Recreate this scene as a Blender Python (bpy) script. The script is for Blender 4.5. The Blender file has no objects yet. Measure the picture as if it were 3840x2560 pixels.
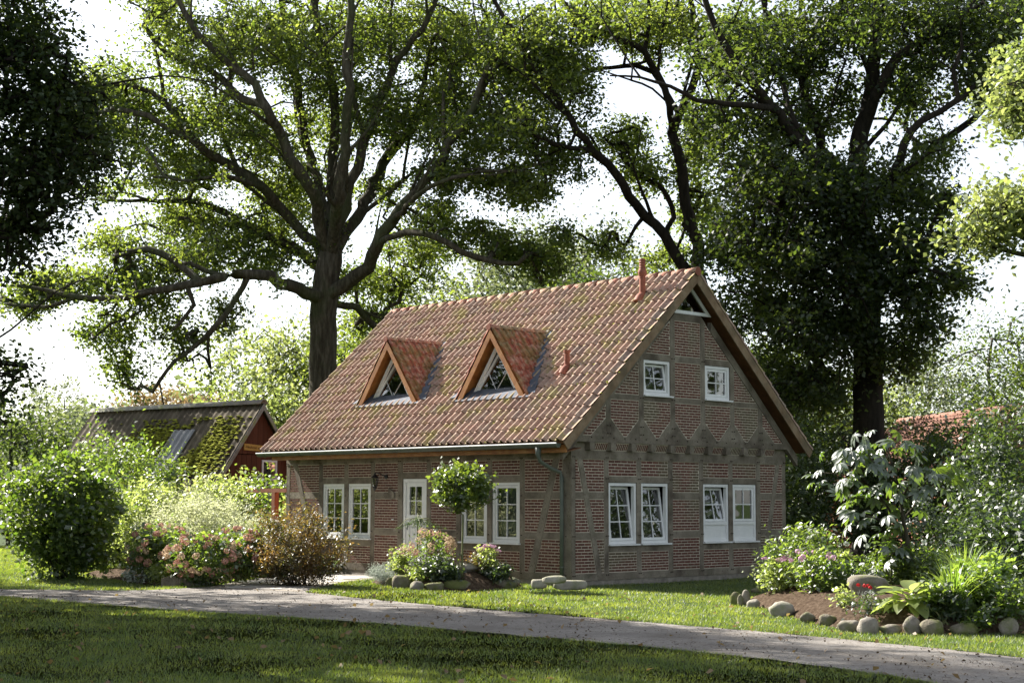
import bpy, bmesh, math, random
import numpy as np
from mathutils import Matrix, Vector
rad = math.radians
random.seed(7); RG = np.random.default_rng(11)
sc = bpy.context.scene
COL = sc.collection

# ---------------------------------------------------------------- camera, sky, sun, exposure
CAM = np.array([22.9299, -23.434, 1.8133]); YAW, PITCH, ROLL, FPX = -0.8127, 0.1020, 0.0028, 5803.69
def _basis():
    f = np.array([math.cos(PITCH)*math.sin(YAW), math.cos(PITCH)*math.cos(YAW), math.sin(PITCH)])
    r = np.array([math.cos(YAW), -math.sin(YAW), 0.0]); u = np.cross(r, f)
    c, s = math.cos(ROLL), math.sin(ROLL)
    return c*r+s*u, -s*r+c*u, f
CR, CU, CF = _basis()
cd = bpy.data.cameras.new('camera'); cam = bpy.data.objects.new('camera', cd); COL.objects.link(cam)
M = Matrix(((CR[0], CU[0], -CF[0], CAM[0]), (CR[1], CU[1], -CF[1], CAM[1]), (CR[2], CU[2], -CF[2], CAM[2]), (0, 0, 0, 1)))
cam.matrix_world = M
cd.sensor_width = 36; cd.lens = 36*FPX/3840; cd.clip_end = 3000
sc.camera = cam
SUN = Vector((-1.0, -0.15, 0.765)).normalized()          # towards the sun
w = bpy.data.worlds.new('World'); sc.world = w; w.use_nodes = True
nt = w.node_tree; nt.nodes.clear()
sky = nt.nodes.new('ShaderNodeTexSky'); sky.sky_type = 'NISHITA'; sky.sun_disc = False
sky.sun_elevation = math.asin(SUN.z); sky.sun_rotation = math.atan2(SUN.x, SUN.y)
sky.air_density = 1.0; sky.dust_density = 1.2; sky.ozone_density = 1.0; sky.altitude = 40
bg = nt.nodes.new('ShaderNodeBackground'); bg.inputs[1].default_value = 0.072
wo = nt.nodes.new('ShaderNodeOutputWorld'); hs = nt.nodes.new('ShaderNodeHueSaturation'); hs.inputs['Saturation'].default_value = .42; hs.inputs['Value'].default_value = 1.12      # thin high haze
nt.links.new(sky.outputs[0], hs.inputs['Color']); nt.links.new(hs.outputs[0], bg.inputs[0]); nt.links.new(bg.outputs[0], wo.inputs[0])
sd = bpy.data.lights.new('sun', 'SUN'); sd.energy = 5.0; sd.angle = rad(0.55); sd.color = (1.0, 0.95, 0.87)
so = bpy.data.objects.new('sun', sd); COL.objects.link(so); so.rotation_euler = SUN.to_track_quat('Z', 'Y').to_euler()
so.location = (-30, -5, 40)
sc.view_settings.view_transform = 'Standard'; sc.view_settings.look = 'None'
sc.view_settings.exposure = 1.65; sc.view_settings.gamma = 1.0; sc.view_settings.use_curve_mapping = False
sc.render.engine = 'CYCLES'
cy = sc.cycles
cy.max_bounces = 6; cy.diffuse_bounces = 3; cy.glossy_bounces = 3; cy.transmission_bounces = 4; cy.transparent_max_bounces = 8
cy.caustics_reflective = False; cy.caustics_refractive = False; cy.use_denoising = True; cy.sample_clamp_indirect = 6

# ---------------------------------------------------------------- pixel helpers (photo shown 2352 px wide) -> points of the place
K = 3840/2352
def ray(u, v): return CF + CR*((u*K-1920)/FPX) - CU*((v*K-1280)/FPX)
def on_ground(u, v, z=0.0):
    d = ray(u, v); t = (z-CAM[2])/d[2]; return CAM+d*t
def at_depth(u, v, D): return CAM+ray(u, v)*D
def on_plane_y(u, v, y):
    d = ray(u, v); t = (y-CAM[1])/d[1]; return CAM+d*t
def depth_of(p): return float((np.array(p)-CAM) @ CF)
def px_m(D): return D*K/FPX           # metres per displayed pixel at that distance

# ---------------------------------------------------------------- mesh helpers
def mesh_np(name, verts, faces, mat=None, parent=None, rnd=None, smooth=False, nper=None):
    """verts (N,3); faces (F,k) int array or list of lists; rnd per-vertex random value"""
    me = bpy.data.meshes.new(name)
    verts = np.asarray(verts, dtype=np.float32).reshape(-1, 3)
    if isinstance(faces, np.ndarray):
        F, k = faces.shape
        me.vertices.add(len(verts)); me.vertices.foreach_set('co', verts.ravel())
        me.loops.add(F*k); me.loops.foreach_set('vertex_index', faces.astype(np.int32).ravel())
        me.polygons.add(F); me.polygons.foreach_set('loop_start', np.arange(0, F*k, k, dtype=np.int32))
        try: me.polygons.foreach_set('loop_total', np.full(F, k, dtype=np.int32))
        except Exception: pass
        me.update(calc_edges=True)
    else:
        me.from_pydata([tuple(map(float, v)) for v in verts], [], faces); me.update()
    if rnd is not None:
        a = me.attributes.new('rnd', 'FLOAT', 'POINT'); a.data.foreach_set('value', np.asarray(rnd, dtype=np.float32))
    if smooth: me.polygons.foreach_set('use_smooth', np.ones(len(me.polygons), dtype=bool))
    if mat: me.materials.append(mat)
    return link(name, me, parent)
def link(name, me, parent=None):
    o = bpy.data.objects.new(name, me); COL.objects.link(o)
    if parent is not None: o.parent = parent
    return o
def tag(o, label=None, cat=None, group=None, kind=None):
    if label: o['label'] = label
    if cat: o['category'] = cat
    if group: o['group'] = group
    if kind: o['kind'] = kind
    return o
def thing(name, label, cat, loc=(0, 0, 0), group=None):
    o = bpy.data.objects.new(name, None); COL.objects.link(o); o.location = tuple(float(x) for x in loc)
    o.empty_display_size = .2
    return tag(o, label, cat, group)

class MB:
    """collects polygons in a mesh"""
    def __init__(s): s.v = []; s.f = []; s.r = []
    def add(s, vs, fs, r=None):
        n = len(s.v); s.v += [tuple(map(float, q)) for q in vs]; s.f += [[i+n for i in f] for f in fs]
        s.r += [random.random() if r is None else r]*len(vs)
        return s
    def box(s, a, b, r=None):
        (x0, y0, z0), (x1, y1, z1) = a, b
        x0, x1 = min(x0, x1), max(x0, x1); y0, y1 = min(y0, y1), max(y0, y1); z0, z1 = min(z0, z1), max(z0, z1)
        v = [(x0, y0, z0), (x1, y0, z0), (x1, y1, z0), (x0, y1, z0), (x0, y0, z1), (x1, y0, z1), (x1, y1, z1), (x0, y1, z1)]
        return s.add(v, [[0, 3, 2, 1], [4, 5, 6, 7], [0, 1, 5, 4], [1, 2, 6, 5], [2, 3, 7, 6], [3, 0, 4, 7]], r)
    def prism(s, poly, off, r=None):
        """poly: list of 3-D points, off: extrusion vector"""
        n = len(poly); off = np.array(off, float); A = [np.array(p, float) for p in poly]; B = [p+off for p in A]
        nn = np.cross(A[1]-A[0], A[2]-A[1])
        fs = [list(range(n)), list(range(2*n-1, n-1, -1))]+[[i, i+n, (i+1) % n+n, (i+1) % n] for i in range(n)]
        if nn @ off > 0: fs = [f[::-1] for f in fs]
        return s.add(A+B, fs, r)
    def tube(s, pts, rads, sides=8, r=None, cap=True):
        pts = [np.array(p, float) for p in pts]
        if not hasattr(rads, '__len__'): rads = [rads]*len(pts)
        vs = []; fs = []
        for i, p in enumerate(pts):
            d = pts[min(i+1, len(pts)-1)]-pts[max(i-1, 0)]; d /= np.linalg.norm(d)+1e-9
            ref = np.array([0, 0, 1.]) if abs(d[2]) < .9 else np.array([1., 0, 0])
            a = np.cross(ref, d); a /= np.linalg.norm(a); b = np.cross(d, a)
            for j in range(sides):
                t = 2*math.pi*j/sides; vs.append(p+rads[i]*(a*math.cos(t)+b*math.sin(t)))
        for i in range(len(pts)-1):
            for j in range(sides):
                k = (j+1) % sides; fs.append([i*sides+j, i*sides+k, (i+1)*sides+k, (i+1)*sides+j])
        if cap: fs.append(list(range(sides))[::-1]); fs.append([(len(pts)-1)*sides+j for j in range(sides)])
        return s.add(vs, fs, r)
    def build(s, name, mat, parent=None, smooth=False, label=None):
        me = bpy.data.meshes.new(name); me.from_pydata(s.v, [], s.f); me.update()
        a = me.attributes.new('rnd', 'FLOAT', 'POINT'); a.data.foreach_set('value', s.r)
        me.materials.append(mat)
        if smooth:
            me.polygons.foreach_set('use_smooth', [True]*len(me.polygons))
        o = link(name, me, parent)
        if label: o['label'] = label
        return o

# ---------------------------------------------------------------- materials
def new_mat(name):
    m = bpy.data.materials.new(name); m.use_nodes = True; t = m.node_tree; t.nodes.clear()
    out = t.nodes.new('ShaderNodeOutputMaterial'); return m, t, out
def N(t, typ, **kw):
    n = t.nodes.new(typ)
    for k, v in kw.items():
        if k.startswith('i_'): n.inputs[int(k[2:])].default_value = v
        else: setattr(n, k, v)
    return n
def rnd_value(t):
    a = N(t, 'ShaderNodeAttribute', attribute_name='rnd'); o = N(t, 'ShaderNodeObjectInfo')
    ad = N(t, 'ShaderNodeMath', operation='ADD'); t.links.new(a.outputs['Fac'], ad.inputs[0]); t.links.new(o.outputs['Random'], ad.inputs[1])
    fr = N(t, 'ShaderNodeMath', operation='FRACT'); t.links.new(ad.outputs[0], fr.inputs[0]); return fr.outputs[0]
def ramp(t, fac, stops):
    r = N(t, 'ShaderNodeValToRGB'); el = r.color_ramp.elements
    while len(el) < len(stops): el.new(0.5)
    for e, (p, c) in zip(el, stops): e.position = p; e.color = (*c, 1) if len(c) == 3 else c
    t.links.new(fac, r.inputs[0]); return r.outputs[0]
def noise(t, scale, detail=5, rough=.6, vec=None, coord='Object', stretch=None):
    if coord != 'World': src = N(t, 'ShaderNodeTexCoord').outputs[coord]
    else:
        g = N(t, 'ShaderNodeNewGeometry'); src = g.outputs['Position']
    if stretch:
        mp = N(t, 'ShaderNodeMapping'); mp.inputs['Scale'].default_value = stretch; t.links.new(src, mp.inputs[0]); src = mp.outputs[0]
    n = N(t, 'ShaderNodeTexNoise'); n.inputs['Scale'].default_value = scale; n.inputs['Detail'].default_value = detail; n.inputs['Roughness'].default_value = rough
    t.links.new(src, n.inputs['Vector']); return n.outputs['Fac']
def mixc(t, fac, a, b, mode='MIX'):
    m = N(t, 'ShaderNodeMix', data_type='RGBA', blend_type=mode)
    if hasattr(fac, 'links') or isinstance(fac, bpy.types.NodeSocket): t.links.new(fac, m.inputs[0])
    else: m.inputs[0].default_value = fac
    for s, i in ((a, 6), (b, 7)):
        if isinstance(s, bpy.types.NodeSocket): t.links.new(s, m.inputs[i])
        else: m.inputs[i].default_value = (*s, 1)
    return m.outputs[2]
def finish(m, t, out, col, rough=.8, bumpsrc=None, bump=.3, dist=.02, spec=.3, metal=0):
    p = N(t, 'ShaderNodeBsdfPrincipled')
    if isinstance(col, bpy.types.NodeSocket): t.links.new(col, p.inputs['Base Color'])
    else: p.inputs['Base Color'].default_value = (*col, 1)
    p.inputs['Roughness'].default_value = rough; p.inputs['Specular IOR Level'].default_value = spec; p.inputs['Metallic'].default_value = metal
    if bumpsrc is not None:
        b = N(t, 'ShaderNodeBump'); b.inputs['Strength'].default_value = bump; b.inputs['Distance'].default_value = dist
        t.links.new(bumpsrc, b.inputs['Height']); t.links.new(b.outputs[0], p.inputs['Normal'])
    t.links.new(p.outputs[0], out.inputs[0]); return m
def stepped(t, fac, lo, hi):
    r = N(t, 'ShaderNodeMapRange'); r.inputs[1].default_value = lo; r.inputs[2].default_value = hi; t.links.new(fac, r.inputs[0]); return r.outputs[0]
def rough_mat(name, stops, scale=6, rough=.85, bump=.4, dist=.01, spec=.25, coord='World', stretch=None, overlay=None, per=0.0, detail=6):
    m, t, out = new_mat(name)
    n = noise(t, scale, detail=detail, coord=coord, stretch=stretch); f = n
    if per:
        r = rnd_value(t); mm = N(t, 'ShaderNodeMix', data_type='FLOAT'); mm.inputs[0].default_value = per
        t.links.new(stepped(t, n, .3, .7), mm.inputs[2]); t.links.new(r, mm.inputs[3]); f = mm.outputs[0]
    else: f = stepped(t, n, .3, .7)
    c = ramp(t, f, stops)
    if overlay:
        for (sc_, lo, hi, col, amt) in overlay:
            k = stepped(t, noise(t, sc_, coord=coord), lo, hi)
            mu = N(t, 'ShaderNodeMath', operation='MULTIPLY', i_1=amt); t.links.new(k, mu.inputs[0]); mu.use_clamp = True
            c = mixc(t, mu.outputs[0], c, col)
    fine = noise(t, scale*5, coord=coord, stretch=stretch, detail=4)
    return finish(m, t, out, c, rough, fine, bump, dist, spec)
def leaf_mat(name, a, b, ta, tb, trans=.5, gloss=.06, grough=.35, patch=0.35):
    m, t, out = new_mat(name)
    r = rnd_value(t); n = stepped(t, noise(t, patch, detail=2, coord='World'), .35, .65)
    mm = N(t, 'ShaderNodeMix', data_type='FLOAT'); mm.inputs[0].default_value = .45; t.links.new(r, mm.inputs[2]); t.links.new(n, mm.inputs[3])
    c = ramp(t, mm.outputs[0], [(.1, a), (.9, b)]); c2 = ramp(t, mm.outputs[0], [(.1, ta), (.9, tb)])
    d = N(t, 'ShaderNodeBsdfDiffuse'); tr = N(t, 'ShaderNodeBsdfTranslucent'); g = N(t, 'ShaderNodeBsdfGlossy'); g.inputs['Roughness'].default_value = grough+.18
    t.links.new(c, d.inputs[0]); t.links.new(c2, tr.inputs[0]); g.inputs[0].default_value = (1, 1, 1, 1)
    m1 = N(t, 'ShaderNodeMixShader'); m1.inputs[0].default_value = trans; t.links.new(d.outputs[0], m1.inputs[1]); t.links.new(tr.outputs[0], m1.inputs[2])
    m2 = N(t, 'ShaderNodeMixShader'); m2.inputs[0].default_value = gloss*.8; t.links.new(m1.outputs[0], m2.inputs[1]); t.links.new(g.outputs[0], m2.inputs[2])
    t.links.new(m2.outputs[0], out.inputs[0]); return m

MAT = {}
MAT['oak_leaf'] = leaf_mat('oak_leaf', (.016, .034, .010), (.045, .070, .018), (.15, .24, .02), (.42, .50, .07), .5, .055)
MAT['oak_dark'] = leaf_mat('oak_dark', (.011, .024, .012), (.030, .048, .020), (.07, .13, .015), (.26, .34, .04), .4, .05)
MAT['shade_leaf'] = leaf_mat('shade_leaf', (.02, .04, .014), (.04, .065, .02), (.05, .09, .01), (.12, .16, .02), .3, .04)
MAT['pale_leaf'] = leaf_mat('pale_leaf', (.06, .10, .03), (.13, .17, .05), (.30, .40, .08), (.5, .55, .15), .45, .08)
MAT['far_leaf'] = leaf_mat('far_leaf', (.05, .075, .04), (.11, .135, .06), (.16, .22, .07), (.36, .40, .15), .4, .06)  # paler leaves for far trees: distance haze put into the colour
MAT['rust_leaf'] = leaf_mat('rust_leaf', (.16, .11, .06), (.24, .15, .07), (.3, .2, .08), (.4, .3, .1), .35, .05)
MAT['bush_leaf'] = leaf_mat('bush_leaf', (.022, .048, .012), (.060, .095, .022), (.16, .30, .02), (.42, .55, .06), .42, .11, .3, 2.0)
MAT['lime_leaf'] = leaf_mat('lime_leaf', (.10, .15, .03), (.20, .24, .06), (.40, .52, .08), (.6, .68, .18), .5, .10, .3, 2.0)
MAT['cream_leaf'] = leaf_mat('cream_leaf', (.34, .38, .20), (.55, .56, .34), (.5, .55, .25), (.68, .7, .4), .45, .07, .4, 2.0)
MAT['copper_leaf'] = leaf_mat('copper_leaf', (.022, .034, .012), (.12, .068, .022), (.14, .17, .03), (.48, .27, .05), .38, .10, .3, 2.0)
MAT['silver_leaf'] = leaf_mat('silver_leaf', (.34, .38, .32), (.5, .54, .48), (.4, .45, .35), (.5, .55, .45), .25, .05, .5, 2.0)
MAT['chestnut_leaf'] = leaf_mat('chestnut_leaf', (.018, .04, .018), (.035, .06, .025), (.20, .36, .02), (.36, .52, .05), .28, .16, .30, 2.0)
MAT['maple_leaf'] = leaf_mat('maple_leaf', (.03, .055, .012), (.07, .11, .02), (.18, .28, .02), (.40, .52, .05), .36, .10, .3, 3.0)
MAT['dark_leaf'] = leaf_mat('dark_leaf', (.015, .03, .015), (.035, .06, .027), (.10, .18, .03), (.22, .32, .05), .3, .10, .3, 2.0)
MAT['needle'] = leaf_mat('needle', (.03, .06, .025), (.06, .10, .04), (.1, .17, .04), (.2, .3, .06), .3, .06)
MAT['grass_blade'] = leaf_mat('grass_blade', (.030, .065, .012), (.095, .135, .024), (.16, .27, .02), (.50, .56, .06), .48, .08, .35, 1.2)
MAT['lily_leaf'] = leaf_mat('lily_leaf', (.05, .11, .02), (.10, .17, .03), (.28, .48, .04), (.5, .62, .08), .45, .09, .3, 2.0)
MAT['pink_bloom'] = leaf_mat('pink_bloom', (.50, .20, .17), (.66, .44, .32), (.5, .24, .18), (.65, .48, .34), .3, .03)
MAT['cream_bloom'] = leaf_mat('cream_bloom', (.52, .34, .22), (.62, .50, .32), (.6, .4, .28), (.7, .6, .4), .3, .03)
MAT['sedum_bloom'] = leaf_mat('sedum_bloom', (.5, .24, .38), (.65, .42, .52), (.5, .3, .4), (.6, .4, .5), .2, .03)
MAT['red_bloom'] = leaf_mat('red_bloom', (.5, .01, .02), (.6, .03, .03), (.5, .01, .01), (.6, .02, .02), .2, .03)
MAT['litter'] = rough_mat('litter', [(0, (.05, .035, .02)), (1, (.14, .10, .06))], 5, .9, .1, per=.6)
MAT['bark'] = rough_mat('bark', [(0, (.035, .03, .022)), (.5, (.07, .062, .045)), (1, (.13, .12, .09))], 3, .95, .9, .05, .1, stretch=(3, 3, .5),
                        overlay=[(.6, .5, .65, (.06, .085, .03), .5)])
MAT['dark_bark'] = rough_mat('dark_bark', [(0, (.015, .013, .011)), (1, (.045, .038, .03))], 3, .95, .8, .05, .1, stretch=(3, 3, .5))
MAT['green_stem'] = rough_mat('green_stem', [(0, (.10, .12, .05)), (1, (.2, .2, .09))], 10, .7, .2)
MAT['lawn_soil'] = rough_mat('lawn_soil', [(0, (.022, .038, .010)), (.6, (.04, .065, .016)), (1, (.06, .085, .022))], 1.3, .95, .6, .03, .1,
                             overlay=[(9, .5, .7, (.05, .04, .02), .5)])
def gravel():
    m, t, out = new_mat('gravel')
    big = stepped(t, noise(t, .7, coord='World'), .35, .65)
    c = ramp(t, big, [(0, (.20, .182, .162)), (.5, (.26, .24, .22)), (1, (.32, .298, .27))])
    fine = noise(t, 60, detail=3, coord='World'); c = mixc(t, stepped(t, fine, .3, .7), (.15, .13, .11), c, 'MIX') if False else c
    sp = stepped(t, fine, .52, .66); c = mixc(t, sp, c, (.17, .145, .12))
    litter = stepped(t, noise(t, 7, detail=8, rough=.75, coord='World', stretch=(1, 1.6, 1)), .53, .63)
    mu = N(t, 'ShaderNodeMath', operation='MULTIPLY', i_1=.8); t.links.new(litter, mu.inputs[0])
    c = mixc(t, mu.outputs[0], c, (.10, .075, .05))
    return finish(m, t, out, c, .95, fine, .8, .02, .1)
MAT['gravel'] = gravel()
MAT['soil'] = rough_mat('soil', [(0, (.05, .032, .022)), (.5, (.10, .07, .048)), (1, (.17, .125, .09))], 16, 1.0, 1.0, .04, .05)
MAT['stone'] = rough_mat('stone', [(0, (.15, .13, .105)), (.5, (.24, .215, .18)), (1, (.36, .33, .29))], 7, .9, .6, .02, .15, coord='World', per=.35,
                         overlay=[(3, .48, .62, (.12, .14, .045), .75), (40, .55, .7, (.12, .1, .085), .5)])
MAT['mossy_stone'] = rough_mat('mossy_stone', [(0, (.12, .105, .08)), (1, (.26, .23, .18))], 7, .95, .7, .02, .1, coord='World',
                               overlay=[(2.5, .40, .55, (.13, .15, .04), .85)])
MAT['slab_stone'] = rough_mat('slab_stone', [(0, (.24, .22, .18)), (1, (.42, .39, .33))], 6, .9, .6, .015, .15, overlay=[(3, .5, .62, (.15, .17, .07), .7)])
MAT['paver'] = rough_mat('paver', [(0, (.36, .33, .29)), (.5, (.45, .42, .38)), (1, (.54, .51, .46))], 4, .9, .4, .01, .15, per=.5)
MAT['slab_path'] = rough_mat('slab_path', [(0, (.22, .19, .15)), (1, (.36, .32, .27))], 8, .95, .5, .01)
MAT['plinth'] = rough_mat('plinth', [(0, (.16, .14, .12)), (1, (.32, .29, .25))], 5, .9, .8, .02)
def brick_mat():
    m, t, out = new_mat('brick')
    r = rnd_value(t)
    c = ramp(t, r, [(0, (.10, .042, .034)), (.35, (.155, .060, .046)), (.7, (.12, .040, .034)), (1, (.19, .082, .058))])
    n = noise(t, 24, coord='World'); c = mixc(t, stepped(t, n, .35, .75), c, (.11, .07, .055))
    al = stepped(t, noise(t, .75, detail=2, coord='World'), .50, .62)           # algae on some of the panels
    g = N(t, 'ShaderNodeNewGeometry'); sx = N(t, 'ShaderNodeSeparateXYZ'); t.links.new(g.outputs['Position'], sx.inputs[0])
    gx = stepped(t, sx.outputs[0], -.02, .0); mu = N(t, 'ShaderNodeMath', operation='MULTIPLY'); t.links.new(al, mu.inputs[0]); t.links.new(gx, mu.inputs[1])
    m2 = N(t, 'ShaderNodeMath', operation='MULTIPLY', i_1=.7); t.links.new(mu.outputs[0], m2.inputs[0])
    c = mixc(t, m2.outputs[0], c, (.11, .105, .065))
    return finish(m, t, out, c, .9, n, .5, .006, .15)
MAT['brick'] = brick_mat()
MAT['mortar'] = rough_mat('mortar', [(0, (.46, .40, .32)), (1, (.62, .56, .46))], 9, .95, .5, .004, .1)
MAT['timber'] = rough_mat('timber', [(0, (.10, .084, .064)), (.5, (.20, .172, .135)), (1, (.31, .275, .22))], 2.2, .85, .5, .01, .15, per=.3,
                          overlay=[(1.4, .52, .66, (.065, .05, .038), .7), (2.6, .55, .66, (.13, .125, .085), .5), (28, .58, .7, (.04, .03, .025), .8)])
MAT['peg'] = rough_mat('peg', [(0, (.03, .022, .015)), (1, (.05, .035, .025))], 20)
MAT['rafter'] = rough_mat('rafter', [(0, (.14, .09, .055)), (.5, (.23, .16, .10)), (1, (.30, .23, .16))], 2.5, .85, .4, .01, .15, stretch=(1, 1, 1), overlay=[(2, .5, .65, (.10, .09, .06), .6)])
MAT['orange_wood'] = rough_mat('orange_wood', [(0, (.20, .075, .02)), (.5, (.30, .125, .035)), (1, (.38, .19, .06))], 4, .6, .3, .005, .35)
MAT['soffit'] = rough_mat('soffit', [(0, (.10, .045, .02)), (1, (.20, .09, .04))], 4, .7, .3, .005, .3)
MAT['white_paint'] = rough_mat('white_paint', [(0, (.70, .71, .71)), (1, (.80, .80, .79))], 5, .35, .05, .002, .4)
MAT['zinc'] = rough_mat('zinc', [(0, (.16, .18, .18)), (1, (.26, .28, .28))], 5, .5, .1, .002, .5)
MAT['bright_zinc'] = rough_mat('bright_zinc', [(0, (.75, .77, .77)), (1, (.85, .86, .86))], 5, .3, .1, .002, .5)
MAT['gutter_green'] = rough_mat('gutter_green', [(0, (.06, .075, .06)), (1, (.11, .125, .10))], 4, .5, .1, .002, .5)
MAT['lead'] = rough_mat('lead', [(0, (.07, .08, .10)), (1, (.14, .155, .19))], 5, .8, .3, .005, .2)
MAT['terracotta'] = rough_mat('terracotta', [(0, (.20, .065, .04)), (1, (.30, .11, .07))], 6, .7, .2, .004, .3)
MAT['black_iron'] = rough_mat('black_iron', [(0, (.012, .012, .013)), (1, (.03, .03, .03))], 20, .45, .1, .002, .5)
MAT['room_gloom'] = rough_mat('room_gloom', [(0, (.02, .018, .016)), (1, (.05, .045, .04))], 2, .9, .1)  # darkness of an unlit interior, painted as a dark colour
MAT['curtain'] = rough_mat('curtain', [(0, (.30, .34, .33)), (1, (.42, .46, .45))], 9, .9, .5, .03, .1, stretch=(3, 3, .15))
def tile_mat(name, stops, moss, mossamt, lo=.50):
    m, t, out = new_mat(name)
    r = rnd_value(t); c = ramp(t, r, stops)
    n = noise(t, 30, coord='World'); c = mixc(t, stepped(t, n, .5, .75), c, (.19, .12, .095))
    li = stepped(t, noise(t, 9, coord='World'), .45, .68); l2 = N(t, 'ShaderNodeMath', operation='MULTIPLY', i_1=.5); t.links.new(li, l2.inputs[0])
    c = mixc(t, l2.outputs[0], c, (.60, .50, .38))
    k = stepped(t, noise(t, 1.6, detail=9, rough=.72, coord='World'), lo, lo+.09); mu = N(t, 'ShaderNodeMath', operation='MULTIPLY', i_1=mossamt); t.links.new(k, mu.inputs[0]); mu.use_clamp = True
    c = mixc(t, mu.outputs[0], c, moss)
    return finish(m, t, out, c, .85, n, .5, .008, .2)
MAT['tile'] = tile_mat('roof_tile', [(0, (.26, .165, .13)), (.5, (.40, .255, .195)), (1, (.24, .175, .145))], (.30, .28, .08), .6, .52)
MAT['dormer_tile'] = tile_mat('dormer_tile', [(0, (.27, .075, .05)), (.5, (.34, .10, .065)), (1, (.22, .065, .05))], (.16, .16, .05), .55, .47)
MAT['ridge_tile'] = tile_mat('ridge_tile', [(0, (.30, .11, .08)), (1, (.38, .17, .12))], (.24, .23, .13), .6, .48)
MAT['moss'] = rough_mat('moss', [(0, (.14, .15, .02)), (.5, (.28, .30, .04)), (1, (.42, .43, .08))], 20, 1, .8, .02, .05)
MAT['barn_red'] = rough_mat('barn_red', [(0, (.075, .030, .018)), (1, (.13, .05, .03))], 1.5, .85, .3, .01, .15, stretch=(4, 4, .4), per=.4)
MAT['corrugate'] = rough_mat('corrugate', [(0, (.055, .045, .035)), (.5, (.09, .075, .055)), (1, (.15, .125, .09))], .9, .95, .5, .01, .1, overlay=[(5, .5, .65, (.05, .045, .03), .6)])
MAT['light_sheet'] = rough_mat('light_sheet', [(0, (.13, .135, .145)), (1, (.20, .21, .22))], 3, .6, .1, .01, .4)
MAT['grey_cap'] = rough_mat('grey_cap', [(0, (.16, .15, .13)), (1, (.34, .33, .30))], 3, .9, .4, .01, .1, overlay=[(3, .52, .62, (.2, .22, .06), .7)])
MAT['sign_wood'] = rough_mat('sign_wood', [(0, (.42, .25, .06)), (1, (.52, .33, .09))], 5, .6, .2)
MAT['sign_text'] = rough_mat('sign_text', [(0, (.10, .045, .015)), (1, (.13, .06, .02))], 5, .6, .1)
MAT['far_roof'] = rough_mat('far_roof', [(0, (.19, .09, .06)), (1, (.28, .15, .11))], 3, .8, .6, .02, .2)
MAT['far_brick'] = rough_mat('far_brick', [(0, (.26, .10, .065)), (1, (.38, .17, .11))], 5, .9, .4, .01, .1)
MAT['red_post'] = rough_mat('red_post', [(0, (.20, .075, .04)), (1, (.28, .11, .06))], 4, .7, .2)
MAT['dead_leaf'] = rough_mat('dead_leaf', [(0, (.25, .10, .02)), (1, (.45, .22, .04))], 5, .8, .2, per=.6)
def glass():
    m, t, out = new_mat('window_glass')
    tr = N(t, 'ShaderNodeBsdfTransparent'); tr.inputs[0].default_value = (.75, .8, .8, 1)
    g = N(t, 'ShaderNodeBsdfGlossy'); g.inputs['Roughness'].default_value = .02; g.inputs[0].default_value = (1, 1, 1, 1)
    nz = noise(t, 1.2, detail=1, coord='World'); b = N(t, 'ShaderNodeBump'); b.inputs['Strength'].default_value = .12; b.inputs['Distance'].default_value = .05
    t.links.new(nz, b.inputs['Height']); t.links.new(b.outputs[0], g.inputs['Normal'])
    f = N(t, 'ShaderNodeFresnel'); f.inputs[0].default_value = 1.7
    mu = N(t, 'ShaderNodeMath', operation='MULTIPLY_ADD', i_1=1.6, i_2=.05); t.links.new(f.outputs[0], mu.inputs[0]); mu.use_clamp = True
    mx = N(t, 'ShaderNodeMixShader'); t.links.new(mu.outputs[0], mx.inputs[0]); t.links.new(tr.outputs[0], mx.inputs[1]); t.links.new(g.outputs[0], mx.inputs[2])
    t.links.new(mx.outputs[0], out.inputs[0]); return m
MAT['glass'] = glass()

# ---------------------------------------------------------------- polygons on the ground
def resample(poly, step, closed=True, jit=0.0):
    out = []
    n = len(poly)
    for i in range(n if closed else n-1):
        a = np.array(poly[i], float); b = np.array(poly[(i+1) % n], float); L = np.linalg.norm(b-a); k = max(1, int(L/step))
        for j in range(k):
            p = a+(b-a)*j/k
            out.append(p+RG.normal(0, jit, 2) if jit else p)
    if not closed: out.append(np.array(poly[-1], float))
    return np.array(out)
def in_poly(P, poly):
    poly = np.asarray(poly, float); x, y = P[:, 0], P[:, 1]; ins = np.zeros(len(P), bool)
    for i in range(len(poly)):
        x1, y1 = poly[i]; x2, y2 = poly[(i+1) % len(poly)]
        c = ((y1 > y) != (y2 > y)) & (x < (x2-x1)*(y-y1)/((y2-y1) if y2 != y1 else 1e-9)+x1); ins ^= c
    return ins
def edge_dist(P, poly):
    poly = np.asarray(poly, float); d = np.full(len(P), 1e9)
    for i in range(len(poly)):
        a = poly[i]; b = poly[(i+1) % len(poly)]; ab = b-a; t = np.clip(((P-a)@ab)/(ab@ab+1e-12), 0, 1)
        d = np.minimum(d, np.linalg.norm(P-(a+t[:, None]*ab), axis=1))
    return d
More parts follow.
